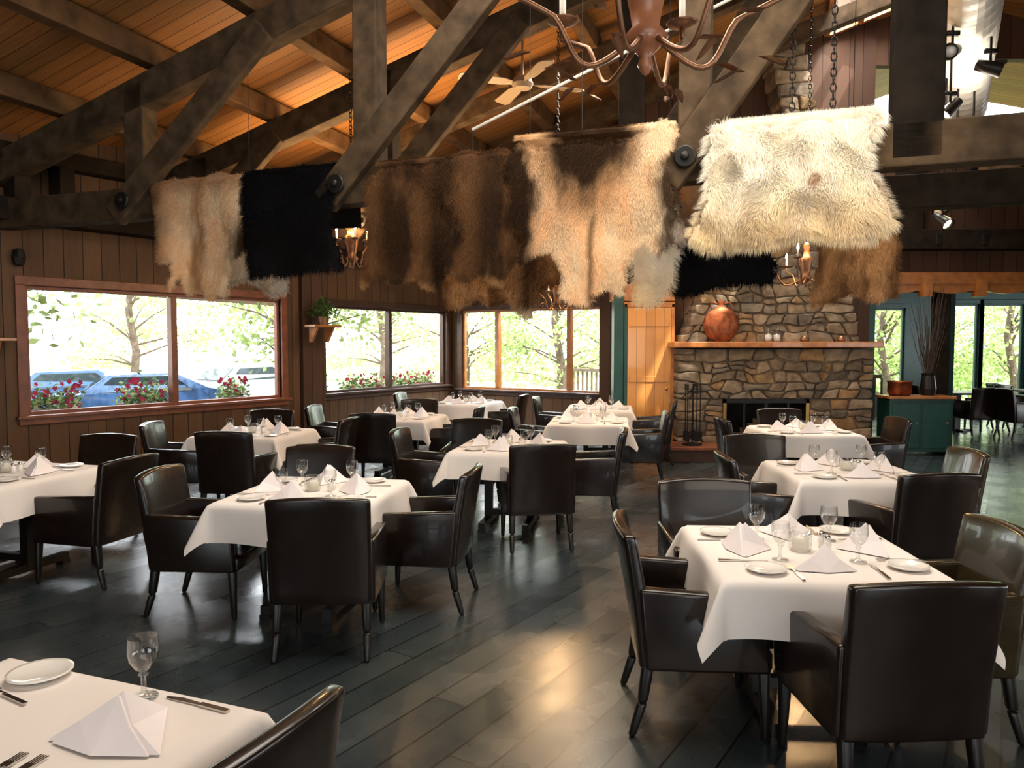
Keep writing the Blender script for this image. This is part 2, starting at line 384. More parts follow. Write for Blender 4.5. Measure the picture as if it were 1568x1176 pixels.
for n, p, a, L in (('baseboard_left', W1a, a1, 11.7), ('baseboard_left_far', W2a, a2, 3.9), ('baseboard_back_left', W2b, a3, 3.6)):
    b = MB(); b.box(0, L, -.025, 0, 0, .14, M['trimdark']); b.obj(n, (p[0], p[1], 0), a, bevel=.004)
wp = MB()
wp.box(5.5, 9, 11.72, 11.98, 3.14, 3.44, M['beamdark'])
for x in (6.5, 7.2, 8.0): wp.box(x, x + .09, 11.70, 11.72, 3.2, 3.38, M['iron'])
wp.obj('trim_5', bevel=.01)
fa = MB(); x = 5.62
fa.box(5.62, 8.9, 11.88, 11.98, 2.62, 2.80, M['orange'])
while x < 8.8:
    n = 10
    top = [(x + .8 * i / n, 11.90, 2.62) for i in range(n + 1)]
    bot = [(x + .8 * i / n, 11.90, 2.62 - .05 - .10 * math.sin(math.pi * i / n) ** .6 if 0 < i < n else 2.5) for i in range(n + 1)]
    for i in range(n):
        p = [bot[i], bot[i + 1], (bot[i + 1][0], 11.97, bot[i + 1][2]), (bot[i][0], 11.97, bot[i][2]), top[i], top[i + 1], (top[i + 1][0], 11.97, 2.62), (top[i][0], 11.97, 2.62)]
        fa.hexa(p, M['orange'])
    fa.box(x + .76, x + .9, 11.80, 11.98, 2.42, 2.72, M['orange'])
    x += .85
fa.obj('trim_6')
for nm, x0, x1, y, z1, m_ in (('trim_7', 6.72, 6.93, 12.0, 2.5, M['beamdark']), ('trim_8', 5.56, 5.74, 12.0, 2.5, M['teal']), ('trim_9', 7.02, 7.12, 12.2, 3.0, M['teal']), ('trim_10', 5.95, 6.3, 11.72, 5.0, M['beamdark'])):
    b = MB(); b.box(x0, x1, y, y + .2, 3.44 if nm == 'trim_10' else 0, z1, m_); b.obj(nm, bevel=.01)
ab = MB()
ab.beam((7.35, 11.9, 4.35), (6.0, 8.2, 3.35), .16, .26, M['purlin'])
ab.beam((7.0, 11.8, 4.15), (8.6, 8.4, 5.1), .16, .26, M['purlin'])
ab.obj('trim_11', bevel=.01)

# ------------------------------------------------------------------ fireplace
fp = MB()
def stones(mb, zlo, zhi, xl, xr, yf, yb, seed, hmin=.09, hmax=.21):
    r = random.Random(seed)
    zs = [zlo]
    while zs[-1] < zhi - .08:
        zs.append(min(zhi, zs[-1] + r.uniform(hmin, hmax)))
    if zhi - zs[-1] > .001: zs[-1] = zhi
    def line(j, x):
        if j == 0 or j == len(zs) - 1: return zs[j]
        return zs[j] + .10 * noise.noise(Vector((x * 2.9, j * 5.3, seed)))
    for j in range(len(zs) - 1):
        z, z2 = zs[j], zs[j + 1]; zm = (z + z2) / 2
        x = xl(zm); xe = xr(zm); cuts = [x]; h = z2 - z
        while cuts[-1] < xe - .12: cuts.append(cuts[-1] + r.uniform(.6, 2.6) * h + .02)
        cuts[-1] = xe
        sl = [0] + [r.uniform(-.05, .05) for _ in cuts[1:-1]] + [0]
        for k in range(len(cuts) - 1):
            a, b = cuts[k], cuts[k + 1]
            if b - a < .04: continue
            parts = [(0, 1)]
            if h > .16 and b - a < .34 and r.random() < .45: q = r.uniform(.4, .6); parts = [(0, q), (q, 1)]
            for (t0, t1) in parts:
                def P(xx, t, side):
                    xs = xx + (sl[k] if side == 0 else sl[k + 1]) * (t - .5) * 2 if side < 2 else xx
                    return (xs, line(j, xs) * (1 - t) + line(j + 1, xs) * t)
                m1 = (a + b) / 2 + r.uniform(-.03, .03)
                poly = [P(a, t0, 0), P(m1, t0, 2), P(b, t0, 1), P(b, (t0 + t1) / 2, 1), P(b, t1, 1), P(m1, t1, 2), P(a, t1, 0), P(a, (t0 + t1) / 2, 0)]
                cx = sum(p[0] for p in poly) / 8; cz = sum(p[1] for p in poly) / 8
                sh = []
                for i, (px, pz) in enumerate(poly):
                    d = math.hypot(px - cx, pz - cz); c_ = r.uniform(.010, .034) if i in (0, 2, 4, 6) else r.uniform(.004, .010)
                    f_ = max(.6, 1 - c_ / max(d, .02)); sh.append((cx + (px - cx) * f_, cz + (pz - cz) * f_))
                y = yf - r.uniform(0, .05); n = 8; tx = r.uniform(-.06, .06); tz = r.uniform(-.08, .08)
                vs = [(p[0], y + .012, p[1]) for p in sh] + [(p[0], yb, p[1]) for p in sh]
                vs += [(cx + (p[0] - cx) * .86 + r.uniform(-.006, .006), y - r.uniform(0, .010) + tx * (p[0] - cx) + tz * (p[1] - cz), cz + (p[1] - cz) * .84) for p in sh] + [(cx, y - .010, cz)]
                fs = [(i, (i + 1) % n, n + (i + 1) % n, n + i) for i in range(n)] + [(i, (i + 1) % n, 16 + (i + 1) % n, 16 + i) for i in range(n)] + [(16 + i, 16 + (i + 1) % n, 24) for i in range(n)]
                mb.add(vs, fs, M['stone'])
HO = (3.16, 4.45, 0, .86)
cst = lambda v: (lambda z: v)
stones(fp, .2, .86, cst(2.46), cst(HO[0]), 11.32, 11.8, 1); stones(fp, .2, .86, cst(HO[1]), cst(5.40), 11.32, 11.8, 2)
stones(fp, .86, 1.62, cst(2.46), cst(5.40), 11.32, 11.8, 3)
cr_ = lambda z: 5.26 - (z - 1.7) * .21
cl = lambda z: min(2.50 + (z - 1.7) * .50, cr_(z) - .55)
stones(fp, 1.70, 6.2, cl, cr_, 11.45, 11.9, 4, .12, .24)
fpo = fp.obj('stone_fireplace')
c = MB()
c.box(2.5, HO[0], 11.335, 11.94, 0, 1.6, M['mortar']); c.box(HO[1], 5.36, 11.335, 11.94, 0, 1.6, M['mortar']); c.box(HO[0], HO[1], 11.335, 11.94, HO[3], 1.6, M['mortar'])
for (za, zb) in ((1.7, 4.9), (4.9, 6.2)):
    c.hexa([(cl(za) + .04, 11.465, za), (cr_(za) - .04, 11.465, za), (cr_(za) - .04, 11.94, za), (cl(za) + .04, 11.94, za), (cl(zb) + .04, 11.465, zb), (cr_(zb) - .04, 11.465, zb), (cr_(zb) - .04, 11.94, zb), (cl(zb) + .04, 11.94, zb)], M['mortar'])
c.box(HO[0], HO[1], 11.9, 11.94, 0, HO[3], M['soot']); c.box(HO[0], HO[0] + .03, 11.4, 11.9, .2, HO[3], M['soot']); c.box(HO[1] - .03, HO[1], 11.4, 11.9, .2, HO[3], M['soot'])
put(c.mesh('mortar_core'), 'mortar_core', parent=fpo)
c = MB()
c.box(2.24, 5.5, 10.72, 11.34, 0, .17, M['trimdark']); c.box(2.20, 5.52, 10.68, 11.34, .17, .22, M['trim'])
c.box(HO[0] - .01, HO[1] + .01, 11.3, 11.9, .12, .215, M['mortar'])
put(c.mesh('hearth'), 'hearth', parent=fpo, bevel=.01)
c = MB(); c.box(2.38, 5.47, 11.14, 11.94, 1.63, 1.72, M['orange']); put(c.mesh('mantel'), 'mantel', parent=fpo, bevel=.015)
c = MB()
y = 11.30
for (x0, x1, z0, z1) in [(HO[0], HO[1], .80, .86), (HO[0], HO[1], .22, .27), (HO[0], HO[0] + .05, .22, .86), (HO[1] - .05, HO[1], .22, .86), (3.78, 3.83, .27, .8), (3.46, 3.49, .27, .8), (4.12, 4.15, .27, .8)]:
    c.box(x0, x1, y, y + .03, z0, z1, M['iron'] if x1 - x0 > .6 or z1 - z0 < .6 else M['brass'])
put(c.mesh('fire_screen'), 'fire_screen', parent=fpo)
c = MB()
for i in range(4): c.tube([(3.4 + .1 * i, 11.55 + .06 * (i % 2), .28 + .07 * i), (4.2 - .08 * i, 11.62 - .05 * (i % 2), .28 + .07 * i)], .055, M['bark'], 10)
put(c.mesh('fire_logs'), 'fire_logs', parent=fpo)
c = MB(); c.lathe([(0, 0), (.09, 0), (.10, .012), (.19, .06), (.25, .15), (.272, .26), (.25, .37), (.19, .45), (.09, .50), (.05, .52), (.042, .57), (.065, .61), (0, .61)], M['copper'], seg=32)
for sx in (-1, 1): c.tube([(sx * .05, 0, .56), (sx * .12, 0, .585), (sx * .16, 0, .54), (sx * .15, 0, .47)], .012, M['copper'], 8)
c.obj('copper_urn', (3.12, 11.33, 1.72), smooth=True)
bpy.data.objects['copper_urn'].scale = (1, .3, 1)
for x in (3.82, 3.95):
    c = MB(); c.lathe([(.0, 0), (.055, 0), (.06, .02), (.06, .14), (.04, .17), (.045, .2)], M['glass'], seg=16); c.lathe([(0, .01), (.05, .01), (.05, .1), (0, .11)], M['cloth'], seg=12); c.obj('glass_jar', (x, 11.32, 1.72), smooth=True)
for x in (4.35, 4.9):
    c = MB(); c.lathe([(0, 0), (.05, 0), (.065, .03), (.04, .08), (.0, .09)], M['bronze'], seg=14); c.obj('small_bowl', (x, 11.3, 1.72), smooth=True)
c = MB(); c.lathe([(.0, 0), (.14, 0), (.14, .02), (.02, .04), (.0, .04)], M['iron']); c.tube([(0, 0, .02), (0, 0, .86)], .012, M['iron'])
for i in range(5):
    t = i * 1.257; x_, y_ = .11 * math.cos(t), .11 * math.sin(t)
    c.tube([(0, 0, .78), (x_, y_, .78)], .007, M['iron']); c.tube([(x_, y_, .8), (x_, y_, .12)], .008, M['iron'])
    c.lathe([(0, -.05), (.02, -.03), (.012, .02), (.02, .04), (0, .05)], M['iron'], (x_, y_, .84), 8)
    c.box(x_ - .03, x_ + .03, y_ - .008, y_ + .008, .06, .2, M['iron'])
c.obj('fireplace_tool_set', (2.62, 10.95, .22))
c = MB(); c.box(0, .67, -.04, 0, 0, 2.24, M['pine'])
for z in (.25, 1.1, 1.95): c.box(.03, .64, -.055, -.04, z, z + .09, M['pine'])
c.box(-.05, 0, -.05, .3, 0, 2.3, M['teal']); c.box(.67, .72, -.05, .1, 0, 2.3, M['orange']); c.box(-.05, .72, -.05, .1, 2.24, 2.32, M['orange'])
c.lathe([(.02, 0), (.025, .03), (0, .04)], M['brass'], (.6, -.055, 1.0), 10, (0, -1, 0))
c.obj('door_1', (1.76, 11.62, 0), 0, bevel=.006)
c = MB(); c.box(1.56, 1.71, 11.6, 11.9, 0, 4, M['teal'])
c.box(1.52, 2.5, 11.66, 11.9, 2.34, 2.6, M['orange']); c.obj('trim_12', bevel=.01)

# ------------------------------------------------------------------ chairs
def chair_mesh(leather, name):
    c = MB(); L = leather
    c.hexa([(-.23, -.24, .30), (.23, -.24, .30), (.25, .27, .30), (-.25, .27, .30), (-.23, -.24, .385), (.23, -.24, .385), (.25, .27, .385), (-.25, .27, .385)], L)
    c.hexa([(-.215, -.22, .385), (.215, -.22, .385), (.225, .285, .385), (-.225, .285, .385), (-.21, -.22, .47), (.21, -.22, .47), (.215, .275, .485), (-.215, .275, .485)], L)
    nx, nz = 8, 8
    front = []; back = []
    for j in range(nz + 1):
        t = j / nz; z = .30 + .58 * t
        hw = .262 + .012 * t
        for i in range(nx + 1):
            q = i / nx * 2 - 1
            y = -.255 - .085 * t ** 1.3 - .035 * (1 - q * q) * (.3 + .7 * t)
            zt = z + (.018 * (1 - q * q) * t)
            th = .075 - .02 * t
            front.append((q * hw, y + th * .5, zt)); back.append((q * hw, y - th * .5, zt))
    n = len(front); fs = []
    W = nx + 1
    for j in range(nz):
        for i in range(nx):
            a = j * W + i; fs.append((a, a + 1, a + W + 1, a + W)); fs.append((n + a, n + a + W, n + a + W + 1, n + a + 1))
    for j in range(nz):
        for a, b_ in ((j * W, (j + 1) * W), (j * W + nx, (j + 1) * W + nx)): fs.append((a, b_, n + b_, n + a))
    for i in range(nx):
        for r_ in (0, nz): a = r_ * W + i; fs.append((a, a + 1, n + a + 1, n + a))
    c.add(front + back, fs, L)
    for sx in (-1, 1):
        x0, x1 = .215 * sx, .285 * sx
        xa, xb = min(x0, x1), max(x0, x1)
        c.hexa([(xa, -.27, .30), (xb, -.27, .30), (xb, .255, .30), (xa, .255, .30), (xa, -.30, .655), (xb, -.30, .655), (xb, .235, .625), (xa, .235, .625)], L)
        def leg(p, w0, w1, m=M['leg']):
            for k in range(len(p) - 1):
                (xA, yA, zA), (xB, yB, zB) = p[k], p[k + 1]
                wa = w0 + (w1 - w0) * k / (len(p) - 1); wb = w0 + (w1 - w0) * (k + 1) / (len(p) - 1)
                c.hexa([(xB - wb, yB - wb, zB), (xB + wb, yB - wb, zB), (xB + wb, yB + wb, zB), (xB - wb, yB + wb, zB), (xA - wa, yA - wa, zA), (xA + wa, yA - wa, zA), (xA + wa, yA + wa, zA), (xA - wa, yA + wa, zA)], m)
        leg([(.245 * sx, .23, .31), (.25 * sx, .24, 0)], .026, .016)
        leg([(.235 * sx, -.255, .33), (.241 * sx, -.28, .15), (.247 * sx, -.325, 0)], .027, .017)
    return c.mesh(name, True)
CH = chair_mesh(M['leather'], 'dining_chair_mesh'); CHG = chair_mesh(M['leather_reflect'], 'dining_chair_reflect_mesh')
def chair(x, y, face, green_reflect=False):
    return put(CHG if green_reflect else CH, 'dining_chair', (x, y, 0), math.radians(face - 90), bevel=.018, seg=3)

# ------------------------------------------------------------------ tables
def cloth_mesh(H, D, seed):
    rnd = random.Random(seed); n = 56; Lh = H + D; vs = []; fs = []
    ph = [rnd.uniform(0, 6.28) for _ in range(8)]
    for j in range(n + 1):
        for i in range(n + 1):
            u = -Lh + 2 * Lh * i / n; v = -Lh + 2 * Lh * j / n
            du = max(0, abs(u) - H); dv = max(0, abs(v) - H); su = 1 if u > 0 else -1; sv = 1 if v > 0 else -1
            cx = max(-H, min(H, u)); cy = max(-H, min(H, v)); r = math.hypot(du, dv)
            z = 0
            if r > 0:
                phi = math.atan2(dv, du)
                k = math.sin(2 * phi) if du > 0 and dv > 0 else 0
                drop = r * (.985 - .10 * k); out = .012 * min(1, r / .03) + .10 * r + .30 * r * k
                if du > 0 and dv > 0:
                    ox, oy = math.cos(phi) * su, math.sin(phi) * sv
                    out += math.sin(phi * 4) * .10 * r
                elif du > 0: ox, oy = su, 0; out += .03 * r / .25 * math.sin(v * 9 + ph[0 if su > 0 else 1])
                else: ox, oy = 0, sv; out += .03 * r / .25 * math.sin(u * 9 + ph[2 if sv > 0 else 3])
                cx += ox * out; cy += oy * out; z = -drop
            else: z = .0015 * math.sin(u * 7 + ph[4]) * math.sin(v * 8 + ph[5])
            vs.append((cx, cy, z))
    for j in range(n):
        for i in range(n):
            a = j * (n + 1) + i; fs.append((a, a + 1, a + n + 2, a + n + 1))
    mb = MB(); mb.add(vs, fs, M['cloth']); me = mb.mesh('tablecloth_mesh', True); return me
CLOTHS = [cloth_mesh(.47, .24, k) for k in range(3)]
tb = MB()
tb.box(-.45, .45, -.45, .45, .715, .742, M['leg'])
for sx in (-.2, .2):
    tb.box(sx - .035, sx + .035, -.035, .035, .06, .715, M['leg'])
    tb.box(sx - .03, sx + .03, -.33, .33, .03, .085, M['leg'])
    for sy in (-.3, .3): tb.box(sx - .035, sx + .035, sy - .035, sy + .035, 0, .03, M['leg'])
tb.box(-.2, .2, -.025, .025, .1, .15, M['leg'])
TB = tb.mesh('dining_table_mesh')
gb = MB()
gb.lathe([(0, .001), (.036, .001), (.036, .004), (.010, .010), (.007, .02), (.007, .055), (.014, .064), (.008, .072), (.022, .082), (.036, .105), (.040, .13), (.037, .168)], M['glass'], seg=24)
GOB = gb.mesh('goblet_mesh', True)
pb = MB(); pb.lathe([(0, .006), (.05, .006), (.075, .016), (.085, .018), (.085, .014), (.05, .0), (0, 0)], M['china'], seg=28); PLT = pb.mesh('plate_mesh', True)
vb = MB(); vb.lathe([(0, 0), (.045, 0), (.05, .01), (.052, .08), (.045, .10)], M['glass'], seg=20)
vb.lathe([(0, .004), (.038, .004), (.038, .06), (0, .065)], M['candle'], seg=14); VAS = vb.mesh('candle_jar_mesh', True)
sb = MB(); sb.lathe([(0, 0), (.016, 0), (.018, .03), (.013, .055), (0, .056)], M['china'], (0, 0, 0), 12); sb.lathe([(.014, .055), (.015, .062), (.008, .072), (0, .074)], M['steel'], (0, 0, 0), 12)
SHK = sb.mesh('shaker_mesh', True)
def napkin_mesh(seed):
    r = random.Random(seed); m = MB(); h = r.uniform(.10, .13)
    for k, (sc, dz) in enumerate(((1, 0), (.86, .004))):
        Lp = (-.135 * sc, -.055 - .01 * k, .002); Rp = (.135 * sc, -.06 - .01 * k, .002); Ap = (r.uniform(-.02, .02), -.01 - .012 * k, h * (1 - .04 * k)); Bp = (.02, .12, .002); Fm = (0, -.085 - .008 * k, .003)
        m.add([Lp, Fm, Rp, Ap, Bp, (-.06, -.04 - .01 * k, h * .48), (.06, -.043 - .01 * k, h * .48)], [(0, 1, 5), (1, 3, 5), (1, 2, 6), (1, 6, 3), (2, 4, 6), (6, 4, 3), (4, 0, 5), (4, 5, 3)], M['napkin'])
    return m.mesh('napkin_mesh')
NAP = [napkin_mesh(i) for i in range(4)]
kb = MB()
kb.box(-.008, .008, -.105, -.01, 0, .006, M['steel']); kb.hexa([(-.006, -.01, .001), (.006, -.01, .001), (.010, .06, .001), (-.008, .06, .001), (-.006, -.01, .004), (.006, -.01, .004), (.010, .06, .003), (-.008, .06, .003)], M['steel'])
kb.hexa([(-.008, .06, .001), (.010, .06, .001), (.002, .11, .001), (-.008, .105, .001), (-.008, .06, .003), (.010, .06, .003), (.002, .11, .002), (-.008, .105, .002)], M['steel'])
KNF = kb.mesh('knife_mesh')
kb = MB(); kb.box(-.006, .006, -.1, .01, .0, .004, M['steel']); kb.box(-.003, .003, .0, .045, .004, .007, M['steel']); kb.box(-.012, .012, .04, .062, .002, .006, M['steel'])
for k in range(4): kb.box(-.012 + k * .0068, -.0085 + k * .0068, .06, .10, .002, .005, M['steel'])
FRK = kb.mesh('fork_mesh')
tcount = 0
def table(x, y, rot, near=True, sides=(0, 1, 2, 3), centre=True):
    global tcount
    a = math.radians(rot); t = put(TB, 'dining_table', (x, y, 0), a)
    o = put(CLOTHS[tcount % 3], 'tablecloth', (0, 0, .745), 0, parent=t); tcount += 1
    zt = .7475
    def P(u, v): return (x + u * math.cos(a) - v * math.sin(a), y + u * math.sin(a) + v * math.cos(a), zt)
    if centre:
        put(VAS, 'candle_jar', P(U(-.03, .02), U(-.03, .03)), 0)
        put(SHK, 'salt_shaker', P(.095, .05), 0); put(SHK, 'pepper_shaker', P(.10, -.01), 0)
    for k in sides:
        b = math.pi / 2 * k
        def Q(u, v): return P(u * math.cos(b) - v * math.sin(b), u * math.sin(b) + v * math.cos(b))
        put(random.choice(NAP), 'folded_napkin', Q(U(-.03, .03), -.27), a + b + U(-.25, .25))
        put(GOB, 'water_goblet', Q(.17, -.17 + U(-.02, .02)), 0)
        put(PLT, 'bread_plate', Q(-.27, -.34), 0)
        if near:
            put(KNF, 'table_knife', Q(.2, -.33), a + b + U(-.08, .08)); put(FRK, 'dinner_fork', Q(-.155, -.36), a + b + U(-.08, .08))
    return t

table(-1.27, 4.87, -9); table(1.35, 3.45, -3)
chair(-1.03, 4.27, 92); chair(-1.93, 4.83, -3); chair(-.60, 4.95, 172); chair(-1.52, 5.60, 268)
chair(.86, 3.42, -4); chair(1.40, 2.88, 93); chair(1.85, 3.38, 176, True); chair(1.14, 4.12, 270)
table(-.02, 7.0, -10); chair(.20, 6.38, 98); chair(-.72, 7.05, -8); chair(.70, 7.15, 172); chair(-.42, 7.72, 262)
table(.95, 9.3, -8); table(1.3, 11.2, -8, False); chair(1.5, 9.05, 172); chair(.35, 9.4, -8); chair(1.95, 10.75, 172); chair(.7, 11.3, -8)
table(-2.75, 8.05, -10); chair(-2.62, 7.25, 85); chair(-3.35, 7.75, 5); chair(-2.1, 8.2, 172); chair(-2.95, 8.85, 265)
table(-3.75, 5.55, -16); chair(-3.05, 5.45, 165); chair(-3.62, 6.35, 262); chair(-4.5, 5.9, -10); chair(-3.75, 4.75, 80)
table(-1.45, 9.8, -12); chair(-1.6, 9.05, 88); chair(-2.25, 9.8, -5); chair(-.75, 9.7, 172); chair(-1.35, 10.6, 268)
table(-.75, 12.2, -18, False); chair(-.15, 12.0, 165); chair(-1.5, 12.3, -10)
table(3.2, 8.3, -3); chair(2.62, 8.2, 0); chair(3.85, 8.2, 178); chair(3.3, 9.0, 270)
table(2.5, 5.65, -3); chair(1.9, 5.5, -3); chair(2.62, 5.02, 98); chair(3.13, 5.75, 176, True); chair(2.15, 6.35, 270)
table(-1.26, 1.66, -21, True, (), False)
zt = .7475
o = put(NAP[1], 'folded_napkin', (-.95, 1.80, zt), math.radians(-12)); o.scale = (1.15, 1.15, 1.1)
put(GOB, 'water_goblet', (-.99, 1.99, zt)); put(KNF, 'table_knife', (-.83, 1.95, zt), math.radians(66)); put(PLT, 'bread_plate', (-1.35, 2.12, zt))
put(FRK, 'dinner_fork', (-1.37, 2.0, zt + .001), math.radians(60)); put(FRK, 'dinner_fork', (-1.10, 1.60, zt), math.radians(-14)); put(FRK, 'dinner_fork', (-1.15, 1.61, zt), math.radians(-12))
chair(-.84, 1.67, 157)
for (x, y) in ((8.6, 14.6), (10.6, 15.2), (9.6, 13.4)):
    t = MB(); t.box(-.45, .45, -.4, .4, .72, .76, M['leg']); t.box(-.05, .05, -.05, .05, .03, .72, M['leg']); t.box(-.3, .3, -.04, .04, 0, .04, M['leg']); t.box(-.04, .04, -.3, .3, 0, .04, M['leg'])
    t.obj('dining_table', (x, y, 0))
    chair(x - .55, y, 0); chair(x + .55, y, 180); chair(x, y - .6, 90)

# ------------------------------------------------------------------ pelts
def inside(p, poly):
    x, y = p; c = False; j = len(poly) - 1
    for i in range(len(poly)):
        xi, yi = poly[i]; xj, yj = poly[j]
        if (yi > y) != (yj > y) and x < (xj - xi) * (y - yi) / (yj - yi) + xi: c = not c
        j = i
    return c
def lerp(a, b, t): t = max(0, min(1, t)); return tuple(x + (y - x) * t for x, y in zip(a, b))
def sm(a, b, x): t = max(0, min(1, (x - a) / (b - a))); return t * t * (3 - 2 * t)
def pelt(name, poly, off, colf, flen, dens, drape=0, seed=0, width=.003, puff=0, ph=0.):
    rnd = random.Random(seed)
    x0 = min(p[0] for p in poly); x1 = max(p[0] for p in poly); z0 = min(p[1] for p in poly); z1 = max(p[1] for p in poly)
    pl = []
    for i in range(len(poly)):
        a = poly[i]; b = poly[(i + 1) % len(poly)]
        for k in range(5):
            t = k / 5; j = .0 if k == 0 else .022
            pl.append((a[0] + (b[0] - a[0]) * t + rnd.uniform(-j, j), a[1] + (b[1] - a[1]) * t + rnd.uniform(-j, j)))
    def wob(s, z):
        a = min(1., max(0., (s - x0) / (x1 - x0))); b = min(1., max(0., (z - z0) / (z1 - z0)))
        w = (.5 + .5 * math.sin(s * 8.5 + seed * 2.1 + 1.2 * noise.noise(Vector((s * 2, z * 1.5, seed))))) * .10 * (1 - b) ** .8 + abs(noise.noise(Vector((s * 2.2 + seed, z * 1.2, 0)))) * .08 * min(1, max(0, z1 - z) * 3 + .1)
        curl = .05 * (sm(.1, 0, a) + sm(.9, 1, a)) * (1 - b)
        if puff: w *= .5; curl = 0
        return off - w + curl - puff * (max(0, a * (1 - a) * b * (1 - b)) * 16) ** .45 - (puff * .35 * noise.noise(Vector((s * 6, z * 6, seed))) if puff else 0)
    vs = []; cs = []; fs = []
    def cc(s, z, n=.14):
        nz = noise.noise(Vector((s * 7, z * 3.5, seed * 3.1))) + .5 * noise.noise(Vector((s * 22, z * 10, seed)))
        c = colf((s - x0) / (x1 - x0), (z1 - z) / (z1 - z0), nz); k = 1 + rnd.uniform(-n, n) + nz * .16
        return tuple(max(0, min(1, q * k)) for q in c) + (1,)
    st = .022; nx = int((x1 - x0) / st) + 2; nz = int((z1 - z0) / st) + 2; idx = {}
    def vid(i, j):
        if (i, j) not in idx:
            s = x0 + i * st; z = z1 - j * st; idx[(i, j)] = len(vs); vs.append(T(s, wob(s, z), z)); cs.append(cc(s, z, .03))
        return idx[(i, j)]
    for i in range(nx):
        for j in range(nz):
            if inside((x0 + (i + .5) * st, z1 - (j + .5) * st), pl): fs.append((vid(i, j), vid(i + 1, j), vid(i + 1, j + 1), vid(i, j + 1)))
    area = 0
    for i in range(len(pl)):
        a = pl[i]; b = pl[(i + 1) % len(pl)]; area += a[0] * b[1] - a[1] * b[0]
    area = abs(area) / 2
    down = Vector((0, 0, -1)); out = -Vector((G[0], G[1], 0)); ex = Vector((E[0], E[1], 0))
    def strand(p, d, col, L, w):
        sd = ex * math.cos(rnd.uniform(-1, 1)) + out * rnd.uniform(-.5, .5)
        m = p + d * L * .55 + out * L * .08; tip = p + d * L + down * L * .15
        o = len(vs); vs.extend([p - sd * w * .5, p + sd * w * .5, m + sd * w * .4, m - sd * w * .4, tip]); cs.extend([col] * 5)
        fs.append((o, o + 1, o + 2, o + 3)); fs.append((o + 3, o + 2, o + 4))
    n = int(area * dens); k = 0; osp = .55 if not puff else .75
    while k < n:
        s = rnd.uniform(x0, x1); z = rnd.uniform(z0, z1)
        if not inside((s, z), pl): continue
        k += 1; back = rnd.random() < .15
        fx = noise.noise(Vector((s * 5, z * 5, seed + 7))) * (.9 if not puff else 1.3); fz = noise.noise(Vector((s * 5, z * 5, seed + 17))) * (.4 if not puff else 1.0)
        d = (down * (.75 if not puff else .45) + Vector((0, 0, fz)) + (out if not back else -out) * rnd.uniform(osp * .5, osp * 1.6) + ex * (fx + rnd.uniform(-.25, .25))).normalized()
        strand(T(s, wob(s, z), z), d, cc(s, z), flen * rnd.uniform(.6, 1.2), width * rnd.uniform(.6, 1.3))
    for i in range(len(pl)):
        a = pl[i]; b = pl[(i + 1) % len(pl)]; L = math.hypot(b[0] - a[0], b[1] - a[1]); mx, mz = (a[0] + b[0]) / 2, (a[1] + b[1]) / 2
        nrm = Vector((b[1] - a[1], -(b[0] - a[0]))).normalized()
        if inside((mx + nrm.x * .01, mz + nrm.y * .01), pl): nrm = -nrm
        for k in range(int(L * dens * .055)):
            t = rnd.random(); s = a[0] + (b[0] - a[0]) * t; z = a[1] + (b[1] - a[1]) * t
            d = (ex * nrm.x + Vector((0, 0, 1)) * nrm.y * .8 + down * .35 + out * rnd.uniform(-.4, .4) + ex * rnd.uniform(-.4, .4)).normalized()
            ins = rnd.uniform(0, .02)
            strand(T(s - nrm.x * ins, wob(s, z), z - nrm.y * ins), d, cc(s, z), flen * rnd.uniform(.7, 1.7), width * rnd.uniform(.6, 1.2))
    if drape:
        tops = [p for p in poly if p[1] > z1 - .2]; ta = min(p[0] for p in tops) + .02; tb_ = max(p[0] for p in tops) - .02
        path = [(off, z1 - .04), (off + .02, z1 + .0), (0, z1 + .03), (.13, z1), (.15, z1 - .05), (.16, z1 - .3), (.17, z1 - .3 - drape)]
        m = int((tb_ - ta) / .05) + 1; base = len(vs)
        for (o_, z_) in path:
            for i in range(m + 1):
                s = ta + (tb_ - ta) * i / m; vs.append(T(s, o_ + .008 * math.sin(s * 13), z_)); cs.append(cc(s, min(z_, z1 - .02), .05))
        for j in range(len(path) - 1):
            for i in range(m): q = base + j * (m + 1) + i; fs.append((q, q + 1, q + m + 2, q + m + 1))
        for k in range(int((tb_ - ta) * dens * .35)):
            s = rnd.uniform(ta, tb_); j = rnd.randrange(len(path) - 1); t = rnd.random(); o_ = path[j][0] * (1 - t) + path[j + 1][0] * t; z_ = path[j][1] * (1 - t) + path[j + 1][1] * t
            hd = -out if o_ > .02 else out
            d = (hd * .5 + down * (.2 if j < 3 else .8) + Vector((0, 0, .5 if j in (1, 2) else 0)) + ex * rnd.uniform(-.4, .4)).normalized()
            strand(T(s, o_, z_), d, cc(s, min(z_, z1 - .02)), flen * rnd.uniform(.5, 1), width)
    me = bpy.data.meshes.new(name); me.from_pydata(vs, [], fs); me.materials.append(M['fur'])
    at = me.color_attributes.new('Col', 'FLOAT_COLOR', 'POINT'); at.data.foreach_set('color', [q for c in cs for q in c])
    me.polygons.foreach_set('use_smooth', [True] * len(fs)); me.update()
    return put(me, name)
CRM = (.78, .54, .32); CRL = (.90, .75, .54); DBR = (.045, .023, .011); BR = (.18, .09, .038); TAN = (.46, .26, .12); BLK = (.006, .006, .007); GRY = (.42, .36, .29)
def c_p1(u, v, n):
    c = lerp(CRL, CRM, .5 + n); c = lerp(c, TAN, sm(.30, .05, u + n * .08) * .8); c = lerp(c, BR, sm(.13, .0, u + n * .05)); c = lerp(c, TAN, .9 * max(0, 1 - abs(u - .48 + n * .08) / .10)); c = lerp(c, TAN, .7 * sm(.16, .02, v + n * .06)); c = lerp(c, DBR, sm(.74, .92, u + n * .1) * sm(.25, .5, v)); return c
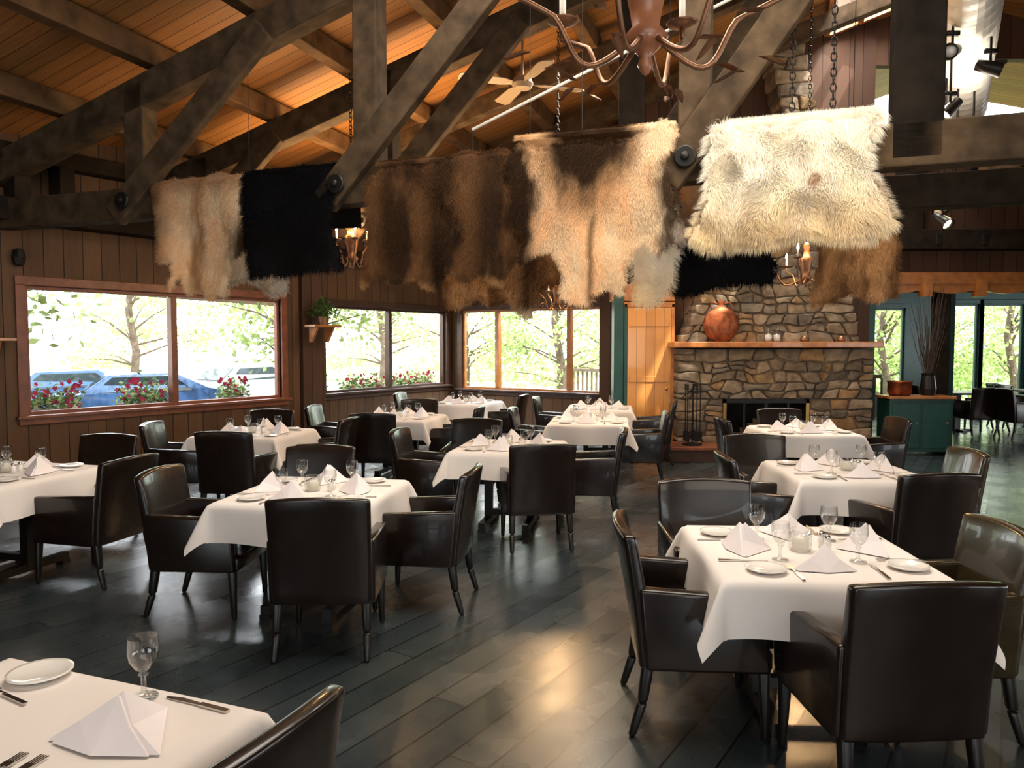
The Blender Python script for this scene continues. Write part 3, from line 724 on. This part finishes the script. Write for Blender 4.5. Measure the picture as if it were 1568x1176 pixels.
def c_p3(u, v, n):
    c = lerp(DBR, BR, .42 + .5 * n + .55 * math.sin(u * 21 + n)); c = lerp(c, BR, sm(.45, .1, v) * .2); c = lerp(c, TAN, sm(.90, .99, v + n * .08) * .7); return c
def c_p4(u, v, n):
    c = lerp(BR, TAN, .5 + n + .4 * math.sin(u * 11)); c = lerp(c, DBR, max(0, 1 - abs(u - .72) / .14)); return lerp(c, CRL, sm(.88, 1, v) * .6)
def c_p5(u, v, n):
    c = lerp(CRL, CRM, .3 + n + v * .3)
    q = math.hypot((u - .44) / .26, (v - .0) / .48) + n * .18; c = lerp(c, TAN, .8 * sm(1.3, .9, q)); c = lerp(c, DBR, sm(1.05, .6, q))
    c = lerp(c, BR, .85 * max(0, 1 - abs(u - .49 + n * .02) / .028) * sm(.45, .55, v))
    c = lerp(c, TAN, sm(.22, .12, u + n * .05) * .7); c = lerp(c, DBR, sm(.15, .08, u + n * .05) * sm(.0, .1, v))
    c = lerp(c, DBR, .95 * sm(.80, .90, u + n * .09) * sm(.15, .3, v)); c = lerp(c, GRY, .8 * sm(.5, .62, v) * sm(.86, .9, u) * sm(-.1, .3, n))
    return c
def c_p8(u, v, n):
    c = lerp((.95, .90, .80), (.92, .78, .55), sm(.45, 1, v) + n * .2); q = math.hypot((u - .62) / .035, (v - .52) / .07); return lerp(c, TAN, .7 * sm(1.2, .6, q))
def c_p9(u, v, n): return lerp(BR, TAN, .55 + n + .5 * math.sin(u * 9 + 1) * .5)
pelt('reindeer_hide', [(0.45, 3.2), (0.93, 3.22), (1.48, 3.22), (1.46, 2.86), (1.59, 2.56), (1.39, 2.45), (1.37, 2.12), (1.25, 2.16), (1.13, 2.08), (1.02, 2.22), (0.9, 2.16), (0.80, 2.34), (0.71, 2.18), (0.74, 2.47), (0.57, 2.47), (0.54, 2.91)], -.14, c_p1, .032, 26000, .2, 1)
pelt('goat_hide', [(1.0, 2.9), (1.6, 2.9), (1.71, 2.48), (1.74, 2.17), (1.56, 2.14), (1.34, 2.3), (1.07, 2.25)], .2, lambda u, v, n: lerp((.62, .6, .55), GRY, .4 + n), .04, 16000, 0, 2)
pelt('black_sheepskin', [(1.50, 3.2), (2.54, 3.24), (2.45, 2.95), (2.44, 2.75), (2.54, 2.34), (2.1, 2.32), (1.64, 2.28), (1.54, 2.74)], -.15, lambda u, v, n: BLK, .04, 18000, .2, 3, .004)
pelt('reindeer_hide', [(2.82, 3.13), (2.98, 3.19), (3.3, 3.16), (3.6, 3.23), (4.03, 3.22), (4.0, 2.98), (4.09, 2.85), (4.05, 2.62), (4.16, 2.46), (4.07, 2.36), (3.97, 2.16), (3.85, 2.26), (3.69, 2.20), (3.56, 2.30), (3.37, 2.14), (3.22, 2.25), (3.05, 2.19), (2.9, 2.28), (2.72, 2.19), (2.80, 2.57), (2.76, 2.96)], -.14, c_p3, .034, 28000, .25, 4)
pelt('deer_hide', [(3.45, 2.75), (4.3, 2.75), (4.36, 2.39), (4.4, 2.17), (4.22, 2.14), (4.16, 1.92), (4.07, 1.92), (3.95, 2.07), (3.77, 2.01), (3.62, 2.1), (3.5, 2.0), (3.34, 2.02), (3.36, 2.28)], .22, c_p4, .03, 20000, 0, 5)
pelt('reindeer_hide', [(4.07, 3.14), (4.15, 3.26), (4.31, 3.2), (4.55, 3.23), (4.8, 3.2), (5.1, 3.24), (5.28, 3.33), (5.36, 3.25), (5.24, 3.04), (5.36, 2.8), (5.36, 2.65), (5.45, 2.43), (5.34, 2.46), (5.23, 2.37), (5.11, 2.47), (4.99, 2.32), (4.96, 2.06), (4.84, 2.14), (4.69, 2.0), (4.53, 2.05), (4.50, 2.29), (4.43, 2.44), (4.3, 2.42), (4.15, 2.33), (4.20, 2.52), (4.08, 2.71), (4.12, 2.92)], -.17, c_p5, .034, 32000, .25, 6)
pelt('sheepskin', [(4.95, 2.85), (5.3, 2.85), (5.33, 2.47), (5.3, 2.18), (5.17, 2.0), (5.02, 2.02)], .2, c_p8, .045, 18000, 0, 7, .003, .03)
pelt('black_sheepskin', [(5.2, 2.8), (5.95, 2.8), (5.94, 2.47), (6.06, 2.34), (6.04, 2.18), (5.54, 2.12), (5.38, 2.07), (5.17, 2.2), (5.12, 2.45)], .36, lambda u, v, n: BLK, .035, 14000, 0, 8, .004)
pelt('sheepskin', [(5.60, 3.17), (5.68, 3.25), (5.9, 3.21), (6.2, 3.22), (6.5, 3.23), (6.72, 3.29), (6.68, 3.15), (6.62, 3.0), (6.65, 2.81), (6.80, 2.54), (6.71, 2.42), (6.2, 2.46), (5.71, 2.39), (5.46, 2.46), (5.58, 2.69), (5.61, 2.93)], -.17, c_p8, .06, 52000, .25, 9, .003, .12)
pelt('deer_hide', [(6.35, 2.95), (6.8, 2.95), (6.85, 2.68), (6.94, 2.47), (6.94, 2.07), (6.77, 2.03), (6.62, 2.08), (6.33, 1.98), (6.37, 2.29)], .5, c_p9, .03, 20000, 0, 10)
pelt('goat_hide', [(5.3, 3.0), (5.6, 3.0), (5.58, 2.6), (5.36, 2.5)], .3, lambda u, v, n: lerp(GRY, TAN, .5 + n), .035, 15000, 0, 11)
cm = MB()
def chain(mb, p0, p1, mat, r=.0045, link=.05):
    p0 = Vector(p0); p1 = Vector(p1); d = p1 - p0; n = max(1, int(d.length / (link * .75))); dn = d.normalized()
    s1 = dn.cross(Vector((G[0], G[1], .01))).normalized(); s2 = dn.cross(s1)
    for i in range(n):
        c = p0 + d * ((i + .5) / n); s = s1 if i % 2 else s2
        pts = [c + dn * (link / 2 * math.cos(t)) + s * (link * .28 * math.sin(t)) for t in [k * math.pi / 4 for k in range(9)]]
        mb.tube(pts, r, mat, 5)
for s in (6.15, 6.42): chain(cm, T(s, -.05, 3.2), T(s, -.05, roofz(s) - .2), M['iron'], .006, .07)
for s, o, z in ((4.6, .0, 3.2), (5.25, .2, 2.9), (4.1, .22, 2.8), (1.3, .2, 2.9), (5.5, .36, 2.85), (6.6, .5, 2.9), (5.45, .3, 3.0)): cm.tube([T(s, o, z - .05), T(s, o, roofz(s) - .1)], .003, M['iron'], 5)
cm.obj('hanging_chains')

# ------------------------------------------------------------------ lights fixtures
def chandelier(name, x, y, zb, rad, arms, mat_body, mat_arm, lit, rot=0, sc=1.0, top=None, leaves=False):
    c = MB(); s = sc
    c.lathe([(0, 0), (.015 * s, .01 * s), (.03 * s, .04 * s), (.02 * s, .07 * s), (.05 * s, .10 * s), (.085 * s, .14 * s), (.05 * s, .18 * s), (.06 * s, .24 * s), (.09 * s, .38 * s), (.095 * s, .42 * s), (.05 * s, .46 * s), (.035 * s, .55 * s), (.05 * s, .62 * s), (.02 * s, .66 * s), (0, .67 * s)], mat_body, seg=20)
    for k in range(arms):
        a = rot + 2 * math.pi * k / arms; ca, sa = math.cos(a), math.sin(a)
        def P(r, z): return (r * ca, r * sa, z)
        pts = []
        for i in range(17):
            t = i / 16; r = .04 * s + (rad - .04 * s) * (t + .06 * math.sin(t * math.pi * 2)); z = .14 * s - .12 * s * math.sin(min(1, t * 1.5) * math.pi) + .16 * s * t ** 2.2
            pts.append(P(r, z))
        zt = pts[-1][2]
        c.tube(pts + [P(rad + .005, zt + .03 * s), P(rad, zt + .06 * s)], .010 * s + .001, mat_arm, 8)
        sc_ = [P(rad * .75 + .07 * s * (1 - i / 18) * math.cos(i * .55), .08 * s + .07 * s * (1 - i / 18) * math.sin(i * .55)) for i in range(16)]
        if not leaves: c.tube(sc_, .005 * s, mat_arm, 6)
        base = Vector(P(rad, zt + .06 * s))
        c.lathe([(0, 0), (.02 * s, .0), (.065 * s, .018 * s), (.07 * s, .024 * s), (.02 * s, .02 * s), (.018 * s, .03 * s)], mat_arm, base, 16)
        c.lathe([(.014 * s, .02 * s), (.014 * s, .12 * s), (0, .122 * s)], M['candle'], base, 10)
        c.lathe([(0, .12 * s), (.018 * s, .145 * s), (.016 * s, .175 * s), (0, .22 * s)], M['bulb'] if lit else M['glass'], base, 10)
        if leaves:
            for (r, z, t) in ((rad * .5, .05 * s, 1), (rad * .82, .08 * s, 1), (rad * .7, .03 * s, -1)):
                L = .13 * s; b0 = Vector(P(r, z)); dr = Vector((ca * t, sa * t, -.35 if t > 0 else -.6)).normalized(); sd = Vector((-sa, ca, 0)); up = Vector((0, 0, .014))
                c.add([b0, b0 + dr * L * .35 + sd * .018 * s + up, b0 + dr * L * .4, b0 + dr * L * .35 - sd * .018 * s + up, b0 + dr * L * .7 + sd * .013 * s + up, b0 + dr * L * .75, b0 + dr * L * .7 - sd * .013 * s + up, b0 + dr * L + up], [(0, 1, 2), (0, 2, 3), (1, 4, 5, 2), (2, 5, 6, 3), (4, 7, 5), (5, 7, 6)], M['bronze'])
    if top: chain(c, (0, 0, .66 * s), (0, 0, top - zb), M['iron'], .005, .06)
    return c.obj(name, (x, y, zb), smooth=True)
def rz_at(x, y): 
    s = (x - B[0]) * E[0] + (y - B[1]) * E[1]; return roofz(s) if s < RIDGE else roofz(RIDGE) - RS * (s - RIDGE)
chandelier('chandelier', .50, 2.9, 2.70, .52, 6, M['turned'], M['bronze'], False, .05, 1.0, rz_at(.5, 2.9), True)
for (x, y, z, r, s_) in ((-1.78, 8.5, 2.52, .17, .85), (3.28, 8.5, 2.32, .5, .75), (.55, 9.2, 2.08, .25, .7)):
    chandelier('chandelier', x, y, z, r, 4 if r < .4 else 5, M['bronze'], M['bronze'], True, .4, s_, rz_at(x, y))
    l = bpy.data.lights.new('chandelier_glow', 'POINT'); l.energy = 60; l.color = (1, .6, .28); l.shadow_soft_size = .15
    lo = bpy.data.objects.new('chandelier_glow', l); COL.objects.link(lo); lo.location = (x, y, z + .5)
c = MB(); c.lathe([(0, 0), (.10, .01), (.13, .06), (.10, .13), (.03, .16), (0, .16)], M['white'], seg=20); c.tube([(0, 0, .15), (0, 0, rz_at(.12, 9) - 4.65)], .015, M['white'])
for k in range(4):
    a = .35 + k * math.pi / 2; ca, sa = math.cos(a), math.sin(a)
    q = [(.12, .025), (.25, .075), (.72, .095), (.77, .06)]
    for (r0, w0), (r1, w1) in zip(q[:-1], q[1:]):
        def PP(r, w, z): return (r * ca - w * sa, r * sa + w * ca, z)
        c.hexa([PP(r0, -w0, .05), PP(r1, -w1, .05), PP(r1, w1, .075), PP(r0, w0, .075), PP(r0, -w0, .058), PP(r1, -w1, .058), PP(r1, w1, .083), PP(r0, w0, .083)], M['white'])
c.obj('ceiling_fan', (.12, 9, 4.65))
c = MB(); c.tube([T(3.55, .3, 3.55), T(5.7, .3, 4.35)], .014, M['duct'], 8); c.tube([T(5.7, .3, 4.35), T(5.7, .3, roofz(5.7) - .1)], .008, M['iron'], 6); c.tube([T(3.55, .3, 3.2), T(3.55, .3, 3.56)], .008, M['iron'], 6); c.obj('conduit_pipe')
c = MB(); p0 = Vector((3.75, 6.35, 4.92)); p1 = Vector((6.2, 10.6, 4.92)); n = 60; pts = [p0 + (p1 - p0) * i / n for i in range(n + 1)]
c.tube(pts, [.27 + (.014 if i % 3 == 0 else 0) for i in range(n + 1)], M['duct'], 28)
for q in (.1, .5, .9):
    p = p0 + (p1 - p0) * q; c.tube([p + Vector((0, 0, .25)), (p.x, p.y, rz_at(p.x, p.y))], .012, M['iron'], 6)
c.obj('spiral_duct')
def spot(x, y, z, dx, dy, dz, zt, lit=True, s=1):
    c = MB(); d = Vector((dx, dy, dz)).normalized()
    c.lathe([(0, -.14), (.05, -.13), (.06, -.05), (.075, .08), (.078, .1), (.066, .1), (.055, .06)], M['iron'], (0, 0, 0), 16, d)
    c.lathe([(0, .05), (.055, .058), (.055, .066), (0, .075)], M['spotbulb'] if lit else M['china'], (0, 0, 0), 14, d)
    c.tube([(0, 0, .05), (0, 0, .16), (0, .0, zt - z)], .012, M['iron'], 6); c.box(-.06, .06, -.02, .02, .14, .18, M['iron'])
    o = c.obj('track_spotlight', (x, y, z), smooth=True); return o
for (x, y, z, d, zt, lt) in ((5.2, 9, 3.42, (-.2, -.5, -1), 4.9, True), (5.05, 9, 3.25, (-1, -.5, -.5), 4.9, False), (4.95, 8.8, 3.1, (.3, -.8, -.6), 4.9, True), (4.15, 7.3, 4.45, (-.6, -.6, -.3), 4.7, False), (4.7, 7.6, 4.4, (.8, -.3, -.3), 4.7, False), (4.6, 8.1, 4.15, (-.8, -.1, -.8), 4.7, True), (5.45, 9.1, 3.6, (.1, -.6, -.8), 4.9, True)):
    spot(x, y, z, *d, zt, lt)
c = MB(); c.box(4.85, 5.6, 8.75, 9.15, 4.86, 4.9, M['iron']); c.tube([(5.2, 9, 4.88), (5.2, 9, rz_at(5.2, 9))], .02, M['iron']); c.obj('light_track')

# ------------------------------------------------------------------ wall shelf with plant etc.
def shelf(name, s, z, a, p0, w):
    c = MB(); c.box(s - w / 2, s + w / 2, -.24, 0, z, z + .035, M['orange'])
    for q in (-.5, .5):
        x = s + q * w * .6
        c.hexa([(x - .02, -.05, z - .22), (x + .02, -.05, z - .22), (x + .02, 0, z - .22), (x - .02, 0, z - .22), (x - .02, -.19, z), (x + .02, -.19, z), (x + .02, 0, z), (x - .02, 0, z)], M['orange'])
    return c.obj(name, (p0[0], p0[1], 0), a, bevel=.006)
shelf('wall_shelf', K + 3.98, 1.93, a1, (W1a[0] + .1, W1a[1] - .25), .5)
shelf('wall_shelf', K - .55, 1.72, a1, W1a, .7)
A1v = Vector((A1[0], A1[1], 0)); nin = Vector((A1[1], -A1[0], 0))
pp = Vector((W1a[0] + .1, W1a[1] - .25, 0)) + A1v * (K + 3.98) + nin * .12
c = MB(); c.lathe([(0, 0), (.06, 0), (.085, .12), (.075, .12), (.055, .02), (0, .02)], M['bronze'], seg=16)
for i in range(420):
    t = U(0, 6.28); r = U(.0, .22); z = .12 + U(0, .30) * (1 - r / .35); b0 = Vector((r * math.cos(t), r * math.sin(t), z)); d = Vector((U(-1, 1), U(-1, 1), U(-.6, .8))).normalized(); sd = d.orthogonal().normalized()
    c.add([b0, b0 + d * .03 + sd * .014, b0 + d * .065, b0 + d * .03 - sd * .014], [(0, 1, 2, 3)], M['leafd'])
c.obj('potted_plant', (pp.x, pp.y, 1.967))
pp = Vector((W1a[0], W1a[1], 0)) + A1v * (K - .08) + nin * .03
c = MB(); c.lathe([(0, -.1), (.05, -.08), (.07, 0), (.05, .08), (0, .1)], M['iron'], seg=12); c.obj('wall_ornament', (pp.x, pp.y, 2.62))
c = MB(); c.box(0, .95, 0, .4, .06, .86, M['teal']); c.box(-.03, .98, -.04, .42, .86, .9, M['orange'])
for x in (.04, .5): c.box(x, x + .41, -.015, 0, .12, .8, M['teal']); c.lathe([(.012, 0), (.015, .02), (0, .025)], M['brass'], (x + .36, -.015, .5), 8, (0, -1, 0))
for x in (.02, .88): c.box(x, x + .05, .02, .38, 0, .06, M['leg'])
c.obj('sideboard', (5.68, 11.35, 0), bevel=.006)
c = MB(); c.lathe([(0, 0), (.14, 0), (.17, .05), (.17, .2), (.19, .22), (.18, .22), (.15, .2), (.14, .03), (0, .02)], M['copper'], seg=24); c.obj('copper_pot', (5.92, 11.55, .9), smooth=True)
c = MB(); c.lathe([(0, 0), (.10, 0), (.12, .1), (.09, .3), (.1, .34), (.085, .34), (.08, .3), (.1, .1), (0, .02)], M['iron'], seg=18)
for i in range(60):
    a = U(0, 6.28); r = U(.05, .32); h = U(.9, 1.55); pts = [(.03 * math.cos(a), .03 * math.sin(a), .1)]
    for k in range(1, 6): t = k / 5; pts.append((r * t * math.cos(a) + U(-.02, .02), r * t * math.sin(a) * .7 + U(-.02, .02), .1 + h * t))
    c.tube(pts, [.006 - .0008 * k for k in range(6)], M['twig'], 4)
c.obj('twig_arrangement', (6.38, 11.6, .9))

# ------------------------------------------------------------------ outdoors
gm = MB(); gm.box(-80, 80, 18.4, 120, -.9, -.6, M['gravel']); gm.box(-80, -6.5, 4, 18.4, -.9, -.6, M['gravel']); gm.box(-6.5, 80, 15.6, 18.4, -.9, -.6, M['gravel']); gm.obj('outdoor_ground')
gg = MB(); gg.box(-70, 70, 46, 110, -.6, -.55, M['grass']); gg.box(4, 70, 18.6, 46, -.6, -.55, M['grass']); gg.obj('lawn')
def tree_mesh(seed, h, rad, n, lo=.3):
    r = random.Random(seed); c = MB()
    pts = [(r.uniform(-.1, .1) * k, r.uniform(-.1, .1) * k, h * k / 5) for k in range(6)]
    c.tube(pts, [.17 - .025 * k for k in range(6)], M['bark'], 10)
    cl = []
    for i in range(20):
        a = r.uniform(0, 6.28); z = h * r.uniform(lo, .95); q = rad * r.uniform(.4, 1) * (1 - .4 * abs(z / h - .6)); e = Vector((q * math.cos(a), q * math.sin(a), z + r.uniform(-.1, .6)))
        c.tube([(0, 0, z * .8), (e.x * .5, e.y * .5, (z * .8 + e.z) / 2 + .1), tuple(e)], [.05, .03, .012], M['bark'], 5); cl.append(e)
    for i in range(n):
        e = r.choice(cl); g = Vector((r.gauss(0, 1), r.gauss(0, 1), r.gauss(0, .6))) * .6; b0 = e + g
        d = Vector((r.uniform(-1, 1), r.uniform(-1, 1), r.uniform(-1, .3))).normalized(); sd = d.orthogonal().normalized(); L = r.uniform(.12, .22)
        c.add([b0, b0 + d * L * .5 + sd * L * .3, b0 + d * L, b0 + d * L * .5 - sd * L * .3], [(0, 1, 2, 3)], M['leaf'])
    return c.mesh('tree_mesh')
TR = [tree_mesh(1, 6.0, 2.6, 4600, .36), tree_mesh(2, 8, 3.2, 5000, .14)]
for i, (x, y, t) in enumerate([(-10.2, 13.2, 0), (-16.5, 17.0, 0), (-24, 30, 1), (-18, 36, 1), (-6.0, 20.2, 0), (-6.5, 38, 1), (-1.8, 29, 1), (1.6, 26, 1), (4.0, 32, 1), (9.5, 26, 1), (13, 25, 1), (16, 28, 1), (20, 26, 1), (12, 32, 1), (17, 34, 1), (-32, 24, 1), (-23, 18, 1), (23, 32, 1), (7.5, 25, 1), (10.8, 22, 1), (14.5, 22, 1), (-30, 40, 1)]):
    o = put(TR[t], 'tree', (x, y, -.62), R() * 6.28); k = U(.9, 1.25) * (.68 if x > 5 else 1); o.scale = (k, k, k)
def car(x, y, rot, paint):
    c = MB(); w = .88
    prof = [(-2.2, .45), (-2.2, .85), (-1.95, 1.0), (-1.2, 1.05), (-.6, 1.5), (.9, 1.55), (1.7, 1.15), (2.15, 1.05), (2.25, .75), (2.2, .4)]
    n = len(prof); vs = []
    for sy in (-1, 1):
        for (a, z) in prof: vs.append((a, sy * (w - max(0, z - 1.0) * .35), z))
    fs = [(i, (i + 1) % n, n + (i + 1) % n, n + i) for i in range(n)] + [tuple(range(n)), tuple(range(2 * n - 1, n - 1, -1))]
    c.add(vs, fs, paint)
    for sy in (-1, 1):
        y_ = sy * .80
        c.hexa([(-.95, y_ - .03, 1.06), (1.35, y_ - .03, 1.08), (1.35, y_ + .06 * sy, 1.08), (-.95, y_ + .06 * sy, 1.06), (-.5, y_ * .9 - .03, 1.45), (.85, y_ * .9 - .03, 1.48), (.85, y_ * .9 + .03, 1.48), (-.5, y_ * .9 + .03, 1.45)], M['carglass'])
        for xx in (-1.35, 1.4):
            c.lathe([(0, -.12), (.2, -.12), (.33, -.1), (.34, 0), (.33, .1), (.2, .12), (0, .12)], M['rubber'], (xx, sy * .8, .34), 20, (0, 1, 0)); c.lathe([(0, 0), (.19, 0), (.19, .02), (0, .03)], M['steel'], (xx, sy * .92, .34), 12, (0, sy, 0))
    c.add([(-1.19, -.7, 1.08), (-1.19, .7, 1.08), (-.65, .62, 1.49), (-.65, -.62, 1.49)], [(0, 1, 2, 3)], M['carglass'])
    c.obj('car', (x, y, -.6), rot, bevel=.05)
car(-12.6, 21.5, .3, M['carblue']); car(-9.8, 19.6, .5, M['carblue']); car(-17.5, 25, .2, M['carsilver']); car(-9.4, 26, 1.0, M['carsilver'])
def flowerbox(p0, a, s0, s1, z, seed):
    r = random.Random(seed); c = MB(); c.box(s0, s1, .2, .42, z - .22, z, M['planter'])
    for q in (s0 + .1, s1 - .1): c.box(q, q + .04, .15, .3, z - .4, z - .2, M['planter'])
    for i in range(int((s1 - s0) * 900)):
        x = r.uniform(s0, s1); b0 = Vector((x, r.uniform(.18, .46), z + abs(r.gauss(0, .11)))); d = Vector((r.uniform(-1, 1), r.uniform(-1, 1), r.uniform(-.5, 1))).normalized(); sd = d.orthogonal().normalized(); L = r.uniform(.04, .08)
        c.add([b0, b0 + d * L * .5 + sd * L * .3, b0 + d * L, b0 + d * L * .5 - sd * L * .3], [(0, 1, 2, 3)], M['leafd'] if r.random() < .6 else M['leaf'])
    for i in range(int((s1 - s0) * 60)):
        b0 = Vector((r.uniform(s0, s1), r.uniform(.16, .4), z + r.uniform(.03, .30))); nn = Vector((r.uniform(-.5, .5), -1, r.uniform(0, .6))).normalized(); a_ = nn.orthogonal().normalized(); b_ = nn.cross(a_)
        ring = [b0 + (a_ * math.cos(k * .628) + b_ * math.sin(k * .628)) * (.036 if k % 2 else .022) for k in range(10)]
        c.add([b0 - nn * .01] + ring, [(0, k + 1, (k + 1) % 10 + 1) for k in range(10)], M['pink'])
    c.obj('flower_box', (p0[0], p0[1], 0), a)
flowerbox(W1a, a1, K + .0, K + .65, .94, 1); flowerbox(W1a, a1, K + 1.15, K + 1.75, .94, 2); flowerbox(W1a, a1, K + 2.55, K + 2.95, .94, 3)
flowerbox(W2a, a2, .6, .8, .9, 4); flowerbox(W2a, a2, 1.3, 2.2, .85, 5); flowerbox(W2a, a2, 2.5, 3.7, .85, 6)
c = MB(); c.box(-1, 7, .3, 6.5, -.35, -.2, M['deck'])
c.box(-1, 7, 6.35, 6.45, .92, 1.0, M['deck']); c.box(-1, 7, 6.38, 6.42, -.1, -.03, M['deck'])
x = -1
while x < 7: c.box(x, x + .045, 6.38, 6.42, -.1, .93, M['deck']); x += .14
for x in (-1, .8, 2.6, 4.4, 6.2): c.box(x, x + .1, 6.35, 6.45, -.6, 1.08, M['deck'])
c.box(3.6, 3.72, 3, 3.12, -.2, 3, M['orange'])
c.obj('deck_railing', (W2b[0], W2b[1], 0), a3)
c = MB(); c.tube([(0, 0, 0), (0, 0, 2.6)], .025, M['leg']); c.lathe([(.05, 1.1), (.14, 1.2), (.12, 1.8), (.03, 2.55), (0, 2.6)], M['umbrella'], seg=12); c.lathe([(0, 0), (.25, 0), (.25, .06), (0, .08)], M['iron'], seg=16); c.obj('patio_umbrella', (2.35, 16.2, -.2))

# ------------------------------------------------------------------ lights & world
w = bpy.data.worlds.new('World'); scene.world = w; w.use_nodes = True; nt = w.node_tree; bg = nt.nodes['Background']
sky = nt.nodes.new('ShaderNodeTexSky'); sky.sky_type = 'HOSEK_WILKIE'; sky.turbidity = 6; sky.ground_albedo = .5; sky.sun_direction = Vector((-.5, .35, .8)).normalized()
mx = nt.nodes.new('ShaderNodeMix'); mx.data_type = 'RGBA'; mx.inputs['Factor'].default_value = .8; nt.links.new(sky.outputs[0], mx.inputs[6]); mx.inputs[7].default_value = (.93, .98, 1, 1)
nt.links.new(mx.outputs[2], bg.inputs['Color']); bg.inputs['Strength'].default_value = 6.5
sun = bpy.data.lights.new('sun', 'SUN'); sun.energy = 8; sun.angle = .02; sun.color = (1, .95, .85); so = bpy.data.objects.new('sun', sun); COL.objects.link(so)
so.rotation_euler = Vector((-.30, .42, -.86)).to_track_quat('-Z', 'Y').to_euler()
def area(name, loc, to, sx, sy, e, col=(1, 1, 1)):
    l = bpy.data.lights.new(name, 'AREA'); l.shape = 'RECTANGLE'; l.size = sx; l.size_y = sy; l.energy = e; l.color = col
    o = bpy.data.objects.new(name, l); COL.objects.link(o); o.location = loc; o.rotation_euler = (Vector(to) - Vector(loc)).to_track_quat('-Z', 'Y').to_euler(); return o
for (p0, d, s) in ((W1a, A1, K + 1.66), (W2a, (.525, .851), 2.17), (W2b, (.84, -.545), 1.8)):
    n = Vector((-d[1], d[0], 0)); p = Vector((p0[0] + d[0] * s, p0[1] + d[1] * s, 0)) + n * 1.5 + Vector((0, 0, 3.7)); t = p - n * 3 + Vector((0, 0, -3.2))
    area('window_daylight', p, t, 3.4, 1.6, 750, (.88, .95, 1))
p = T((SK[0] + SK[1]) / 2, (SK[2] + SK[3]) / 2, 7.6); area('skylight_daylight', p, p + Vector((-.25, -.5, -2)), .9, 3.2, 450, (1, .97, .92))
area('dining_room_top_fill', (.3, 4.4, 5.2), (.3, 4.9, 0), 4, 3, 270, (1, .89, .77))  # overhead fill added to brighten the tables; no fixture hangs here
area('dining_room_top_fill', (1.0, 9.6, 4.9), (1.0, 9.0, 0), 1.2, 1.2, 120, (1, .86, .70))  # second overhead fill, added above the far tables
area('dining_room_fill', (1.5, -2.5, 4.0), (.5, 6, 1.5), 5, 2, 90, (1, .88, .74))
area('ceiling_wash', (-1.2, 9.6, 3.4), (-1.4, 8.6, 5.4), 3.0, 1.2, 125, (1, .62, .28))
area('duct_fill', (5.0, 8.4, 3.9), (4.9, 8.4, 6), .8, 1.2, 45, (1, .9, .75))  # added lamp without a fixture, brightens the duct from below
def spotl(name, loc, to, e, ang, col, r=.08):
    l = bpy.data.lights.new(name, 'SPOT'); l.energy = e; l.spot_size = math.radians(ang); l.spot_blend = .8; l.color = col; l.shadow_soft_size = r
    o = bpy.data.objects.new(name, l); COL.objects.link(o); o.location = loc; o.rotation_euler = (Vector(to) - Vector(loc)).to_track_quat('-Z', 'Y').to_euler()
spotl('spot_floor_reflection', (.3, 5.6, 4.4), (.06, 3.75, 0), 560, 22, (1, .64, .28), .25)  # added spot standing in for the warm ceiling's reflection in the floor
spotl('spot_hearth', (4.6, 8.1, 4.15), (3.9, 11.4, 1.5), 320, 60, (1, .76, .48))
spotl('spot_pelts', (2.6, 2.5, 4.3), (1.4, 5.6, 2.75), 290, 62, (1, .85, .64))

# ------------------------------------------------------------------ camera
cam = bpy.data.cameras.new('camera'); cam.sensor_fit = 'HORIZONTAL'; cam.sensor_width = 36; cam.lens = 36 * 1160 / 1568; cam.clip_start = .05; cam.clip_end = 400
co = bpy.data.objects.new('camera', cam); COL.objects.link(co); co.location = (0, 0, 1.7); co.rotation_euler = (math.radians(90 - 3.1), 0, 0)
scene.camera = co
scene.view_settings.view_transform = 'Standard'; scene.view_settings.look = 'None'; scene.view_settings.exposure = .22
